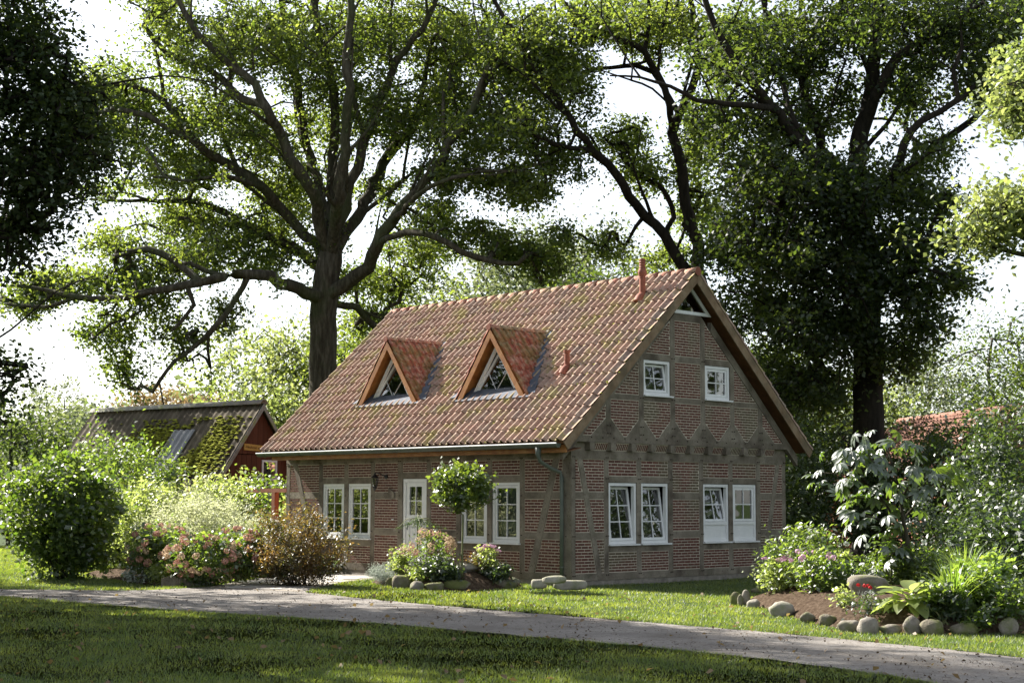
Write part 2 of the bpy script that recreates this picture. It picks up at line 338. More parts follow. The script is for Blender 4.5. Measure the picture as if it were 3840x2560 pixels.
PATH = [(-60, -32), (-14, -14.2), (-8, -11.6), (-4.96, -10.3), (-2.78, -10.1), (.47, -9.75), (2.62, -9.3), (4.93, -8.95), (7.8, -8.85), (9.8, -8.7), (11.7, -8.85), (12.8, -9.05),
        (14.1, -9.4), (20, -11.3), (40, -20), (40, -15), (20, -8.4), (13.8, -6.55), (12.1, -6.2), (10.7, -6.0), (9.1, -5.9), (7.5, -5.85), (4.6, -5.85), (1.1, -5.7),
        (-1.0, -5.45), (-2.2, -5.2), (-3.4, -3.9), (-4.7, -2.4), (-5.2, -1.2), (-4.6, -.25), (-4.6, .05), (-8.0, .05), (-7.9, -1.2), (-7.5, -2.6), (-6.2, -4.3), (-5.0, -5.7),
        (-4.75, -6.9), (-4.9, -7.6), (-6.95, -9.2), (-9, -10.4), (-15, -12.8), (-60, -28)]
MIDBED = [(-3.95, -2.2), (-3.3, -2.55), (-2.0, -2.8), (-1.0, -2.85), (-.5, -2.3), (-.42, -1.5), (-.7, -.7), (-1.6, -.35), (-3.2, -.4), (-4.1, -.9), (-4.25, -1.6)]
RIGHTBED = [(5.7, -1.5), (6.2, -1.85), (7.1, -2.4), (8.0, -3.2), (8.9, -3.95), (9.6, -4.45), (10.3, -4.75), (11.05, -4.65), (11.5, -4.2), (12.0, -3.5), (12.3, -2.6), (12.5, -1.2), (11.6, .3), (9.6, 1.2), (7.4, .8), (6.0, -.2)]
LEFTBED = [(-7.9, -5.9), (-6.6, -6.15), (-5.75, -5.95), (-5.6, -5.3), (-6.5, -4.2), (-7.65, -2.7), (-8.1, -1.3), (-8.2, -.15), (-10.2, -.15), (-12.5, -.6), (-13, -3), (-11.5, -5.0), (-9.5, -5.6)]
HOUSE = [(-10.35, -.02), (.05, -.02), (.05, 7.5), (-10.35, 7.5)]
# ground sheet with a faint roll
def grid_mesh(name, x0, x1, y0, y1, n, mat, zf):
    xs = np.concatenate([np.linspace(x0, x1, n)]); ys = np.linspace(y0, y1, n); X, Y = np.meshgrid(xs, ys); V = np.stack([X.ravel(), Y.ravel(), zf(X.ravel(), Y.ravel())], 1)
    i = np.arange(n*n).reshape(n, n); F = np.stack([i[:-1, :-1].ravel(), i[:-1, 1:].ravel(), i[1:, 1:].ravel(), i[1:, :-1].ravel()], 1)
    return mesh_np(name, V, F, mat)
g = grid_mesh('ground', -420, 420, -420, 420, 40, MAT['lawn_soil'], lambda x, y: np.zeros_like(x)); tag(g, kind='structure')
pp = resample(PATH, .22, True, .035)
bm = bmesh.new(); vs = [bm.verts.new((p[0], p[1], .006)) for p in pp]; bm.faces.new(vs); bmesh.ops.triangulate(bm, faces=bm.faces[:])
me = bpy.data.meshes.new('gravel_path'); bm.to_mesh(me); bm.free(); me.materials.append(MAT['gravel']); tag(link('gravel_path', me), kind='structure')
def bed_height(P, poly, h): 
    d = edge_dist(P, poly); return np.where(in_poly(P, poly), h*(1-np.exp(-d/.45)), 0)
BEDS = []
def bed(name, poly, h, step=.09):
    poly = np.array(poly); BEDS.append((poly, h))
    lo, hi = poly.min(0), poly.max(0); xs = np.arange(lo[0]-step, hi[0]+2*step, step); ys = np.arange(lo[1]-step, hi[1]+2*step, step)
    X, Y = np.meshgrid(xs, ys); P = np.stack([X.ravel(), Y.ravel()], 1); ins = in_poly(P, poly); d = edge_dist(P, poly)
    z = np.where(ins, h*(1-np.exp(-d/.45))+RG.normal(0, .013, len(P))*(d > .1)+.012, -.03)
    keep = ins | (d < step*1.5); i = np.arange(len(P)).reshape(X.shape)
    F = np.stack([i[:-1, :-1].ravel(), i[:-1, 1:].ravel(), i[1:, 1:].ravel(), i[1:, :-1].ravel()], 1); F = F[keep[F].all(1)]
    used = np.unique(F); mp = np.zeros(len(P), int); mp[used] = np.arange(len(used))
    tag(mesh_np(name, np.column_stack([P, z])[used], mp[F], MAT['soil']), kind='structure')
bed('soil_bed', MIDBED, .42); bed('soil_bed', RIGHTBED, .40, .11); bed('soil_bed', LEFTBED, .15, .15)
def ground_z(x, y):
    P = np.array([[x, y]]); return max([0]+[float(bed_height(P, b, h)[0]) for b, h in BEDS])
def bed_point(u, v):
    d = ray(u, v); t = np.arange(13, 60, .04); Q = CAM+d*t[:, None]; h = np.zeros(len(t)); ins = np.zeros(len(t), bool)
    for b, hh in BEDS: k = in_poly(Q[:, :2], b); ins |= k; h = np.maximum(h, np.where(k, bed_height(Q[:, :2], b, hh), 0))
    g = Q[:, 2]-h; hit = np.where(g <= 0)[0]; i = hit[0] if len(hit) else len(t)-1
    if not ins[i] and ins[:i].any(): i = int(np.argmin(np.where(ins[:i], g[:i], 9)))
    return np.array([Q[i, 0], Q[i, 1], h[i]])

# flagged path from the lawn to the door
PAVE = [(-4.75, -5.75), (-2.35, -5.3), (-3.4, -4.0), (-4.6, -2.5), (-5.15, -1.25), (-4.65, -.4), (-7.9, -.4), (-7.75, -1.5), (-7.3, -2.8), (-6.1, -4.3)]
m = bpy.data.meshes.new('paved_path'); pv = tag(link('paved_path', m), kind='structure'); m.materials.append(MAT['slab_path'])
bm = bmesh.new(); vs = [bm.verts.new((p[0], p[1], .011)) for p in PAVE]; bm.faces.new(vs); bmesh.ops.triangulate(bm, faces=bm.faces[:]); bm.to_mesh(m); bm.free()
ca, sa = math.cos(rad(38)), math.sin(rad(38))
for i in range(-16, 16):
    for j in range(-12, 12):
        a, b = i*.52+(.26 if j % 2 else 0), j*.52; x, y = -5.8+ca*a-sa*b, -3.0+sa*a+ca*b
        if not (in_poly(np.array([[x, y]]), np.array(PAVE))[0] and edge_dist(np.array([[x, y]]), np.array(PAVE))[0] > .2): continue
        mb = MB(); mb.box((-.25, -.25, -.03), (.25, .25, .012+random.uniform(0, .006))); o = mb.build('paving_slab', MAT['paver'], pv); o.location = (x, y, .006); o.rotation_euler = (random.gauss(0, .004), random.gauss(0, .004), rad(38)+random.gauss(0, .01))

# ---------------------------------------------------------------- grass blades (nobody could count them)
def blades(name, n, dens, hh, wid):
    # candidates in the view wedge, denser where they show larger
    D = CAM[2]; out = []
    dd = 14.5+(60-14.5)*RG.random(n*4)**1.35; lat = (RG.random(n*4)*2-1)*.40
    P = CAM[None, :2]+dd[:, None]*(CF[:2]/np.linalg.norm(CF[:2]))+(dd*lat)[:, None]*(CR[:2]/np.linalg.norm(CR[:2]))
    jit = RG.normal(0, .05, (len(P), 2)); Pj = P+jit
    bad = in_poly(Pj, PATH) | in_poly(P, HOUSE)
    for b, _ in BEDS: bad |= in_poly(P, b)
    patch = np.sin(P[:, 0]*1.3+1.7*np.sin(P[:, 1]*.9))*np.sin(P[:, 1]*1.7+np.sin(P[:, 0]*1.1))
    ok = (~bad) & (RG.random(len(P)) < np.clip(.8+.35*patch, .25, 1)); P = P[ok][:n]; dd = dd[ok][:n]; patch = patch[ok][:n]; n = len(P)
    sc_ = np.clip(dd/20, .9, 2.2); h = hh*(.6+.8*RG.random(n))*sc_**.35*(1+.25*patch); wd = wid*sc_*(.7+.6*RG.random(n))
    a = RG.random(n)*2*math.pi; t = np.stack([np.cos(a), np.sin(a), 0*a], 1); b = RG.normal(0, .45, (n, 2)); tip = np.column_stack([b*h[:, None], h])
    B = np.column_stack([P, np.zeros(n)]); V = np.stack([B-t*wd[:, None]/2, B+t*wd[:, None]/2, B+tip], 1).reshape(-1, 3)
    F = np.arange(3*n).reshape(n, 3); r = np.repeat(np.clip(RG.random(n)*.75+.12*patch+.1, 0, .999), 3)
    return tag(mesh_np(name, V, F, MAT['grass_blade'], rnd=r), kind='stuff')
blades('grass', 520000, 1, .034, .009)

# ---------------------------------------------------------------- the half-timbered house
L, W = 10.28, 7.456
house = thing('brick_house', 'half-timbered brick house with red tiled gable roof and two triangular dormers', 'house', (-L/2, W/2, 0))
def hp(o): o.parent = house; o.matrix_parent_inverse = Matrix.Translation(house.location).inverted(); return o
def hpart(mb, name, mat, **k): return hp(mb.build(name, mat, None, **k))
# plane frames: front (s = x, y = -depth), gable lower (s = y, x = depth), gable upper
def P_front(s, z, d=0.0): return np.array([s, -d, z])
def P_gable(s, z, d=0.0): return np.array([d, s, z])
def clip(poly, a, b, c):
    """keep a*s+b*z<=c"""
    out = []
    for i in range(len(poly)):
        p, q = poly[i], poly[(i+1) % len(poly)]; fp = a*p[0]+b*p[1]-c; fq = a*q[0]+b*q[1]-c
        if fp <= 0: out.append(p)
        if (fp < 0 < fq) or (fq < 0 < fp): t = fp/(fp-fq); out.append((p[0]+t*(q[0]-p[0]), p[1]+t*(q[1]-p[1])))
    return out
def clip_convex(poly, conv, inset=0.0):
    A = sum(conv[i][0]*conv[(i+1) % len(conv)][1]-conv[(i+1) % len(conv)][0]*conv[i][1] for i in range(len(conv)))
    cv = conv if A > 0 else conv[::-1]
    for i in range(len(cv)):
        (x0, z0), (x1, z1) = cv[i], cv[(i+1) % len(cv)]; ex, ez = x1-x0, z1-z0; l = math.hypot(ex, ez)
        if l < 1e-6: continue
        a, b = ez/l, -ex/l; poly = clip(poly, a, b, a*x0+b*z0-inset)
        if len(poly) < 3: return []
    return poly
def area(p): return abs(sum(p[i][0]*p[(i+1) % len(p)][1]-p[(i+1) % len(p)][0]*p[i][1] for i in range(len(p))))/2
BRICKS = []   # (projected size, polygon3d, offset vector)
BL, BH, JT = .205, .0622, .0165
mortar = MB()
def brick_panel(conv, PF, d0=0.0, soldier=False):
    nrm = PF(0, 0, 1)-PF(0, 0, 0)
    mortar.prism([PF(s, z, d0-.05) for s, z in conv], nrm*.05)
    s0 = min(p[0] for p in conv); s1 = max(p[0] for p in conv); z0 = min(p[1] for p in conv); z1 = max(p[1] for p in conv)
    bl, bh = (BL, BH) if not soldier else (.058, z1-z0+.01)
    row = 0; nrow = max(1, round((z1-z0-JT)/bh)) if not soldier else 1; bh2 = (z1-z0-JT)/nrow
    z = z0+JT
    for row in range(nrow):
        s = s0-(0 if row % 2 == 0 or soldier else bl*.5)+JT*(1 if soldier else .3)+random.uniform(-.02, .02)*(not soldier)
        while s < s1:
            zz = z+random.uniform(-.001, .001)
            q = [(s, zz), (s+bl-JT-(.006 if soldier else 0), zz), (s+bl-JT-(.006 if soldier else 0), zz+bh2-JT), (s, zz+bh2-JT)]
            q = clip_convex(q, conv, JT if not soldier else .012)
            if len(q) >= 3 and area(q) > .0006:
                dd = d0+random.uniform(.003, .008); poly = [PF(a, b, d0-.02) for a, b in q]; c = sum(poly)/len(poly)
                BRICKS.append((area(q)/np.linalg.norm(c-CAM)**2, poly, nrm*(dd-d0+.02)))
            s += bl
        z += bh2
TIMB = 0
def beam(pts, PF, d0, d1, name='timber', mat='timber'):
    """polygon (s,z) list from depth d0 to d1"""
    mb = MB(); mb.prism([PF(s, z, d0) for s, z in pts], (PF(0, 0, 1)-PF(0, 0, 0))*(d1-d0)); return hpart(mb, name, MAT[mat])
def rect(a, b, c, d): return [(a, c), (b, c), (b, d), (a, d)]
def pegs(lst, PF, d):
    mb = MB()
    for s, z in lst: mb.prism([PF(s+.013*math.cos(t), z+.013*math.sin(t), d) for t in np.arange(6)*math.pi/3], (PF(0, 0, 1)-PF(0, 0, 0))*.018)
    tag(hpart(mb, 'pegs', MAT['peg']), kind='stuff')

def window(PF, s0, s1, z0, z1, nx, nz, tilt=0, lower=None, curtain=False, sill=True, d0=.0, tip=1):
    """white casement in the opening; lower = height of a solid white panel below"""
    e = (PF(0, 0, 1)-PF(0, 0, 0)); fr = MB(); fw = .065; dep0, dep1 = d0-.10, d0-.012
    def bx(mb, a, b, c, d, da, db): mb.prism([PF(s, z, da) for s, z in rect(a, b, c, d)], e*(db-da))
    bx(fr, s0, s1, z1-fw, z1, dep0, dep1); bx(fr, s0, s1, z0, z0+fw, dep0, dep1)
    bx(fr, s0, s0+fw, z0+fw, z1-fw, dep0, dep1); bx(fr, s1-fw, s1, z0+fw, z1-fw, dep0, dep1)
    zb = z0+fw
    if lower:
        bx(fr, s0+fw, s1-fw, lower-.05, lower+.02, dep0, dep1-.001); zb = lower+.02
    win = hpart(fr, 'window', MAT['white_paint'])
    def sub(mb, name, mat): o = mb.build(name, MAT[mat], None); o.parent = win; o.matrix_parent_inverse = win.matrix_world.inverted(); o.parent = win; return o
    subs = []
    if lower:
        p = MB(); bx(p, s0+fw, s1-fw, z0+fw, lower-.05, dep0+.02, dep1-.03); subs.append(sub(p, 'panel', 'white_paint'))
    a, b, c, d = s0+fw+.006, s1-fw-.006, zb+.006, z1-fw-.006; sw = .055
    def TI(p, dd):  # tilt: lean inwards about the bottom edge
        s, z = p; an = rad(tilt); return PF(s, c+(z-c)*math.cos(an), dd-(z-c)*math.sin(an))
    def tb(mb, a_, b_, c_, d_, da, db):
        A = [TI(q, da) for q in rect(a_, b_, c_, d_)]; B = [TI(q, db) for q in rect(a_, b_, c_, d_)]
        fs = [[0, 1, 2, 3], [7, 6, 5, 4], [0, 4, 5, 1], [1, 5, 6, 2], [2, 6, 7, 3], [3, 7, 4, 0]]; mb.add(A+B, fs)
    sash = MB(); q0, q1 = d0-.075, d0-.028
    tb(sash, a, b, c, c+sw, q0, q1); tb(sash, a, b, d-sw, d, q0, q1); tb(sash, a, a+sw, c+sw, d-sw, q0, q1); tb(sash, b-sw, b, c+sw, d-sw, q0, q1)
    subs.append(sub(sash, 'sash', 'white_paint'))
    ia, ib, ic, id_ = a+sw, b-sw, c+sw, d-sw; bw = .011
    for i in range(nx):
        for j in range(nz):
            x0 = ia+(ib-ia)*i/nx; x1 = ia+(ib-ia)*(i+1)/nx; y0 = ic+(id_-ic)*j/nz; y1 = ic+(id_-ic)*(j+1)/nz
            g = MB(); g.add([TI(q, q0+.02) for q in rect(x0, x1, y0, y1)], [[0, 1, 2, 3]]); subs.append(sub(g, 'pane', 'glass'))
    for i in range(1, nx):
        x = ia+(ib-ia)*i/nx; g = MB(); tb(g, x-bw, x+bw, ic, id_, q0+.025, q1-.006); subs.append(sub(g, 'glazing_bar', 'white_paint'))
    for j in range(1, nz):
        y = ic+(id_-ic)*j/nz; g = MB(); tb(g, ia, ib, y-bw, y+bw, q0+.024, q1-.008); subs.append(sub(g, 'glazing_bar', 'white_paint'))
    if sill:
        m = MB(); bx(m, s0-.03, s1+.05, z0-.035, z0-.003, d0-.04, d0+.075); subs.append(sub(m, 'sill', 'white_paint'))
    if curtain:
        m = MB(); n = 26; vs = []; fs = []
        for i in range(n+1):
            s = ia-.02+(ib-ia+.04)*i/n; o = .02*math.sin(i*1.9); vs += [PF(s, c, d0-.17+o), PF(s, d, d0-.17+o)]
        for i in range(n): fs.append([2*i, 2*i+2, 2*i+3, 2*i+1])
        m.add(vs, fs); subs.append(sub(m, 'curtain', 'curtain'))
    return win
TD = .012  # timber face stands this far proud
# --- front wall
fp = [(-10.28, -10.14), (-8.87, -8.73), (-7.83, -7.68), (-6.77, -6.63), (-5.74, -5.57), (-4.68, -4.54), (-3.64, -3.50), (-2.60, -2.46), (-1.55, -1.41), (-.24, 0.0)]
ZS0, ZS1, R1a, R1b, R2a, R2b, ZP0, ZP1 = .12, .27, .985, 1.13, 1.84, 1.99, 2.69, 2.87
beam(rect(-L, .0, ZS0, ZS1), P_front, -.16, TD+.012, 'sill_beam'); beam(rect(-L, .0, ZP0, ZP1+.06), P_front, -.16, TD+.012, 'wall_plate')
door_bay = 4
for i, (a, b) in enumerate(fp): beam(rect(a, b, ZS1, ZP0), P_front, -.14, TD+random.uniform(-.002, .003), 'post')
WT = 2.20; LT = 2.35; WB = .885
def bay(i): return fp[i][1], fp[i+1][0]
for i in range(9):
    a, b = bay(i)
    if i in (1, 2, 6, 7):          # window bays
        beam(rect(a, b, WT, LT), P_front, -.14, TD-.003, 'rail'); beam(rect(a, b, WB-.18, WB-.035), P_front, -.14, TD-.003, 'rail')
        brick_panel(rect(a, b, LT, ZP0), P_front); brick_panel(rect(a, b, ZS1, WB-.18), P_front)
    elif i == 4:
        beam(rect(a, b, 2.31, 2.45), P_front, -.14, TD-.003, 'rail'); brick_panel(rect(a, b, 2.45, ZP0), P_front)
    elif i in (3, 5):
        for z0, z1 in ((R1a, R1b), (R2a, R2b)): beam(rect(a, b, z0, z1), P_front, -.14, TD-.003, 'rail')
        for z0, z1 in ((ZS1, R1a), (R1b, R2a), (R2b, ZP0)): brick_panel(rect(a, b, z0, z1), P_front)
    elif i in (0, 8):              # braced bays
        bb, bt = ((-9.05, -8.86), (-9.99, -9.82)) if i == 0 else ((-1.29, -1.09), (-.52, -.34))
        zlo, zhi = ZS1, ZP0
        beam([(bb[0], zlo), (bb[1], zlo), (bt[1], zhi), (bt[0], zhi)], P_front, -.06, TD+.004, 'brace')
        def bx_at(z, k): t = (z-zlo)/(zhi-zlo); return bb[k]+(bt[k]-bb[k])*t
        for z0, z1 in ((ZS1, R1a), (R1b, R2a), (R2b, ZP0)):
            if bx_at(z0, 0) > a: brick_panel([(a, z0), (max(a+.01, bx_at(z0, 0)), z0), (max(a+.01, bx_at(z1, 0)), z1), (a, z1)], P_front)
            else: brick_panel([(a, z0), (a+.01, z0), (max(a+.01, bx_at(z1, 0)), z1), (a, z1)], P_front)
            if bx_at(z0, 1) < b: brick_panel([(bx_at(z0, 1), z0), (b, z0), (b, z1), (bx_at(z1, 1), z1)], P_front)
        for z0, z1 in ((R1a, R1b), (R2a, R2b)): beam(rect(a, b, z0, z1), P_front, -.14, TD-.003, 'rail')
window(P_front, -8.71, -7.85, WB, WT, 2, 3); window(P_front, -7.67, -6.79, WB, WT, 2, 3)
window(P_front, -3.48, -2.62, WB, WT, 2, 3); window(P_front, -2.44, -1.57, WB, WT, 2, 3, curtain=True)
# door
d = MB()
def fb(mb, a, b, c, e, y0, y1): mb.box((a, -y0, c), (b, -y1, e))
fb(d, -5.555, -5.47, .16, 2.30, -.1, -.01); fb(d, -4.78, -4.695, .16, 2.30, -.1, -.01); fb(d, -5.47, -4.78, 2.22, 2.30, -.1, -.01)
door = hpart(d, 'door', MAT['white_paint'])
def dsub(mb, name, mat, par=None): o = mb.build(name, MAT[mat], None); o.parent = par or door; return o
m = MB(); fb(m, -5.465, -5.35, .16, 2.215, -.08, -.03); fb(m, -4.90, -4.785, .16, 2.215, -.08, -.03); fb(m, -5.35, -4.90, 2.12, 2.215, -.08, -.03); fb(m, -5.35, -4.90, 1.36, 1.46, -.08, -.03); fb(m, -5.35, -4.90, .16, .30, -.08, -.03)
dsub(m, 'door_leaf', 'white_paint')
for k in range(4): m = MB(); fb(m, -5.345+k*.112, -5.24+k*.112, .30, 1.36, -.075, -.045); dsub(m, 'board', 'white_paint')
for i in range(2):
    for j in range(2):
        m = MB(); x0 = -5.35+.225*i; z0 = 1.46+.33*j; m.add([(x0, .055, z0), (x0+.225, .055, z0), (x0+.225, .055, z0+.33), (x0, .055, z0+.33)], [[0, 1, 2, 3]]); dsub(m, 'pane', 'glass')
m = MB(); fb(m, -5.135, -5.115, 1.46, 2.12, -.05, -.03); dsub(m, 'glazing_bar', 'white_paint'); m = MB(); fb(m, -5.35, -4.90, 1.78, 1.80, -.05, -.032); dsub(m, 'glazing_bar', 'white_paint')
m = MB(); m.tube([(-5.42, .03, 1.2), (-5.42, -.035, 1.2), (-5.31, -.04, 1.2)], .011, 6); m.box((-5.44, .028, 1.11), (-5.40, .022, 1.25)); dsub(m, 'handle', 'zinc')
m = MB(); m.box((-5.95, -.01, 1.33), (-5.88, -.03, 1.36)); hpart(m, 'doorbell', MAT['white_paint'])
m = MB(); m.box((-5.75, .1, .0), (-4.5, -.35, .13)); hpart(m, 'doorstep', MAT['slab_stone'])
# --- gable wall, lower storey
gp = [(0.0, .115), (1.02, 1.15), (2.06, 2.20), (3.12, 3.26), (4.20, 4.33), (5.27, 5.41), (6.31, 6.46), (7.335, 7.456)]
beam(rect(0.0, W, ZS0, ZS1), P_gable, -.16, TD+.010, 'sill_beam'); beam(rect(-.02, W, ZP0, ZP1), P_gable, -.16, TD+.014, 'wall_plate')
for a, b in gp: beam(rect(a, b, ZS1, ZP0), P_gable, -.14, TD+random.uniform(-.002, .003), 'post')
for i in range(7):
    a, b = gp[i][1], gp[i+1][0]
    if i in (1, 2, 4, 5):
        beam(rect(a, b, WT, LT-.015), P_gable, -.14, TD-.003, 'rail'); beam(rect(a, b, WB-.18, WB-.035), P_gable, -.14, TD-.003, 'rail')
        brick_panel(rect(a, b, LT-.015, ZP0), P_gable); brick_panel(rect(a, b, ZS1, WB-.18), P_gable)
    elif i == 3:
        for z0, z1 in ((R1a, R1b), (R2a, R2b)): beam(rect(a, b, z0, z1), P_gable, -.14, TD-.003, 'rail')
        for z0, z1 in ((ZS1, R1a), (R1b, R2a), (R2b, ZP0)): brick_panel(rect(a, b, z0, z1), P_gable)
    else:
        bb, bt = ((.78, .93), (.19, .34)) if i == 0 else ((6.52, 6.67), (7.09, 7.23))
        beam([(bb[0], ZS1), (bb[1], ZS1), (bt[1], ZP0), (bt[0], ZP0)], P_gable, -.06, TD+.004, 'brace')
        f = lambda z, k: bb[k]+(bt[k]-bb[k])*(z-ZS1)/(ZP0-ZS1)
        for z0, z1 in ((ZS1, R1a), (R1b, R2a), (R2b, ZP0)):
            brick_panel([(a, z0), (f(z0, 0), z0), (f(z1, 0), z1), (a, z1)], P_gable); brick_panel([(f(z0, 1), z0), (b, z0), (b, z1), (f(z1, 1), z1)], P_gable)
        for z0, z1 in ((R1a, R1b), (R2a, R2b)): beam(rect(a, b, z0, z1), P_gable, -.14, TD-.003, 'rail')
window(P_gable, 1.16, 2.05, WB-.01, WT-.01, 2, 3, tilt=8); window(P_gable, 2.21, 3.11, WB-.01, WT-.01, 2, 3, tilt=8)
window(P_gable, 4.34, 5.26, WB-.01, WT-.01, 2, 2, tilt=10, lower=1.31); window(P_gable, 5.42, 6.30, WB-.01, WT-.01, 2, 2, lower=1.31)
# --- band of soldier bricks between joist ends, then the jettied upper gable
UX = .10
def P_up(s, z, d=0.0): return np.array([UX+d, s, z])
beam(rect(-.02, W+.02, ZP1, 3.06), P_gable, -.16, .0, 'timber')
js = [(.50, .66)]+[(.50+.70*k-.035*k*0, .66+.70*k) for k in range(1, 10)]
for k in range(10):
    s0 = .42+.655*k
    m = MB(); m.box((-.1, s0, 2.88), (UX+.06, s0+.16, 3.045)); hpart(m, 'joist_end', MAT['timber'])
    if k < 10: a, b = s0+.17, s0+.655-.01
    # the bricks lean back under the jetty
    e1 = MB(); 
    def P_dent(s, z, d=0.0): t = (z-2.875)/.17; return np.array([.015+.075*t+d, s, z])
    if k < 10:
        brick_panel(rect(a, b, 2.875, 3.045), P_dent, 0.0, soldier=True)
beam(rect(.02, W-.02, 3.05, 3.19), P_up, -.12, TD+.01, 'sill_beam')
def rk(s): return 3.17+min(s-.19, (W-.19)-s)*.9265
up = [(.98, 1.12), (2.04, 2.19), (3.10, 3.25), (4.16, 4.31), (5.24, 5.38), (6.29, 6.45)]
RAKE = [(.0, 3.0), (.0, 3.0+.0), (W/2, 0), (W, 3.0)]
def under_rake(poly, drop=0.0):
    poly = clip(poly, -.9265, 1, 3.17-.9265*.19-drop); return clip(poly, .9265, 1, 3.17+.9265*(W-.19)-drop)
zr = [(3.19, 4.00), (4.12, 4.93), (5.07, 5.88)]
rails = [(4.00, 4.12), (4.93, 5.07), (5.88, 6.05)]
for z0, z1 in rails:
    q = under_rake(rect(0, W, z0, z1), -.02); beam(q, P_up, -.12, TD-.003, 'rail')
tops = {0: 4.0, 1: 5.0, 2: 5.9, 3: 5.9, 4: 5.0, 5: 4.0}
for i, (a, b) in enumerate(up):
    q = under_rake(rect(a, b, 3.19, tops[i]), -.02); beam(q, P_up, -.12, TD+random.uniform(-.002, .002), 'post')
m_ = [(0, up[0][0])]+[(up[i][1], up[i+1][0]) for i in range(5)]+[(up[5][1], W)]
for i, (a, b) in enumerate(m_):         # bottom row with knee boards: bricks fill an arrow shape
    q = [(a, 4.0), (a, 3.57), (a+.44, 3.19), (b-.44, 3.19), (b, 3.57), (b, 4.0)]
    if b-a < .9 or True:
        mid = (a+b)/2; q = [(a, 4.0), (a, 3.58), (max(a+.02, mid-.055), 3.19), (min(b-.02, mid+.055), 3.19), (b, 3.58), (b, 4.0)]
    if i == 0: q = [(a, 3.19), (b-.47, 3.19), (b, 3.58), (b, 4.0), (a, 4.0)]
    if i == 6: q = [(a, 4.0), (a, 3.58), (a+.47, 3.19), (b, 3.19), (b, 4.0)]
    q2 = under_rake(q[::-1]);  
    if len(q2) >= 3: brick_panel(q2, P_up)
    # the triangular knee boards
    if i > 0:
        e = mid-.055 if i < 6 else a+.47
        m = MB(); m.prism([P_up(s, z, -.04) for s, z in ((a, 3.19), (e, 3.19), (a, 3.58))], (TD+.035, 0, 0)); hpart(m, 'knee_board', MAT['timber'])
    if i < 6:
        e = mid+.055 if i > 0 else b-.47
        m = MB(); m.prism([P_up(s, z, -.04) for s, z in ((b, 3.19), (e, 3.19), (b, 3.58))], (TD+.035, 0, 0)); hpart(m, 'knee_board', MAT['timber'])
for (a, b) in ((0, up[1][0]), (up[2][1], up[3][0]), (up[4][1], W)):
    q = under_rake(rect(a, b, 4.12, 4.93))
    if len(q) >= 3: brick_panel(q, P_up)
for (a, b) in ((0, up[2][0]), (up[2][1], up[3][0]), (up[3][1], W)):
    q = under_rake(rect(a, b, 5.07, 5.88))
    if len(q) >= 3: brick_panel(q, P_up)
window(P_up, 2.20, 3.09, 4.145, 4.92, 2, 2, tilt=9); window(P_up, 4.32, 5.22, 4.145, 4.92, 2, 2)
# triangular top light
def tri_frame(P0, P1, P2, wd, off): # frame strips inside a triangle
    P = [np.array(p, float) for p in (P0, P1, P2)]; c = sum(P)/3; a = [np.linalg.norm(P[(i+1) % 3]-P[(i+2) % 3]) for i in range(3)]
    inc = (a[0]*P[0]+a[1]*P[1]+a[2]*P[2])/sum(a); s = sum(a)/2; r = math.sqrt((s-a[0])*(s-a[1])*(s-a[2])/s); k = wd/r
    Q = [p+(inc-p)*k for p in P]; mb = MB()
    for i in range(3): j = (i+1) % 3; mb.prism([P[i], P[j], Q[j], Q[i]], off)
    return mb, Q
A, B, C = P_up(2.90, 6.055, -.01), P_up(W-2.90, 6.055, -.01), P_up(W/2, 6.055+.83*.9265, -.01)
mb, Q = tri_frame(A, B, C, .075, (.03, 0, 0)); tw = hpart(mb, 'window', MAT['white_paint'])
g = MB(); g.add(Q, [[0, 1, 2]]); o = g.build('pane', MAT['glass'], tw)
# rafters along the rake
for sgn in (0, 1):
    y0, y1 = (-.35, 2.92) if sgn == 0 else (W+.35, W-2.92)
    def zz(y, o): return 3.03+(min(y, W-y)+.6)*.9265+o
    q = [(y0, zz(y0, -.36)), (y1, zz(y1, -.36)), (y1, zz(y1, -.60)), (y0, zz(y0, -.60))]
    m = MB(); m.prism([(UX-.08, y, z) for y, z in q], (.08+TD+.012, 0, 0)); hpart(m, 'rafter', MAT['timber'])
# solid blocks with the room darkness put into their colour, floor slab/plinth, left and rear wall
m = MB(); m.box((-L+.5, .5, .1), (-.5, W-.5, 2.75)); hpart(m, 'room_gloom_block', MAT['room_gloom'])
m = MB(); m.prism([(-L+.4, 1.3, 2.8), (-L+.4, W-1.3, 2.8), (-L+.4, W/2, 5.9)], (L-.85, 0, 0)); hpart(m, 'loft_gloom_block', MAT['room_gloom'])
m = MB(); m.box((-L-.01, -.01, -.2), (.005, W, .118)); hpart(m, 'plinth', MAT['plinth'])
m = MB(); m.prism([(-L+.14, 0.02, .12), (-L+.14, W-.02, .12), (-L+.14, W-.02, 2.95), (-L+.14, W/2, 6.4), (-L+.14, .02, 2.95)], (-.13, 0, 0)); hpart(m, 'side_wall', MAT['far_brick'])
m = MB(); m.box((-L+.14, W-.14, .12), (-.14, W-.01, 2.9)); hpart(m, 'rear_wall', MAT['far_brick'])
pg = []
for a, b in fp: pg += [((a+b)/2-.03, ZP0+.03), ((a+b)/2+.03, ZP0+.03), ((a+b)/2, ZS1-.03), ((a+b)/2, R1a+.07), ((a+b)/2, R2a+.07)]
pegs(pg, P_front, TD+.016)
pegs([(x, z) for a, b in gp for x in ((a+b)/2-.03, (a+b)/2+.03) for z in (ZP0+.04, ZS1-.04, R1a+.07, LT-.07)], P_gable, TD+.012)
pegs([((a+b)/2+o, z) for a, b in up for o in (-.04, .04) for z in (3.25, 3.42, 4.06, 5.0) if z < rk((a+b)/2)-.1]+[(.5+.35*k, 3.15) for k in range(19)], P_up, TD+.010)
hp(mortar.build('mortar', MAT['mortar'], None))
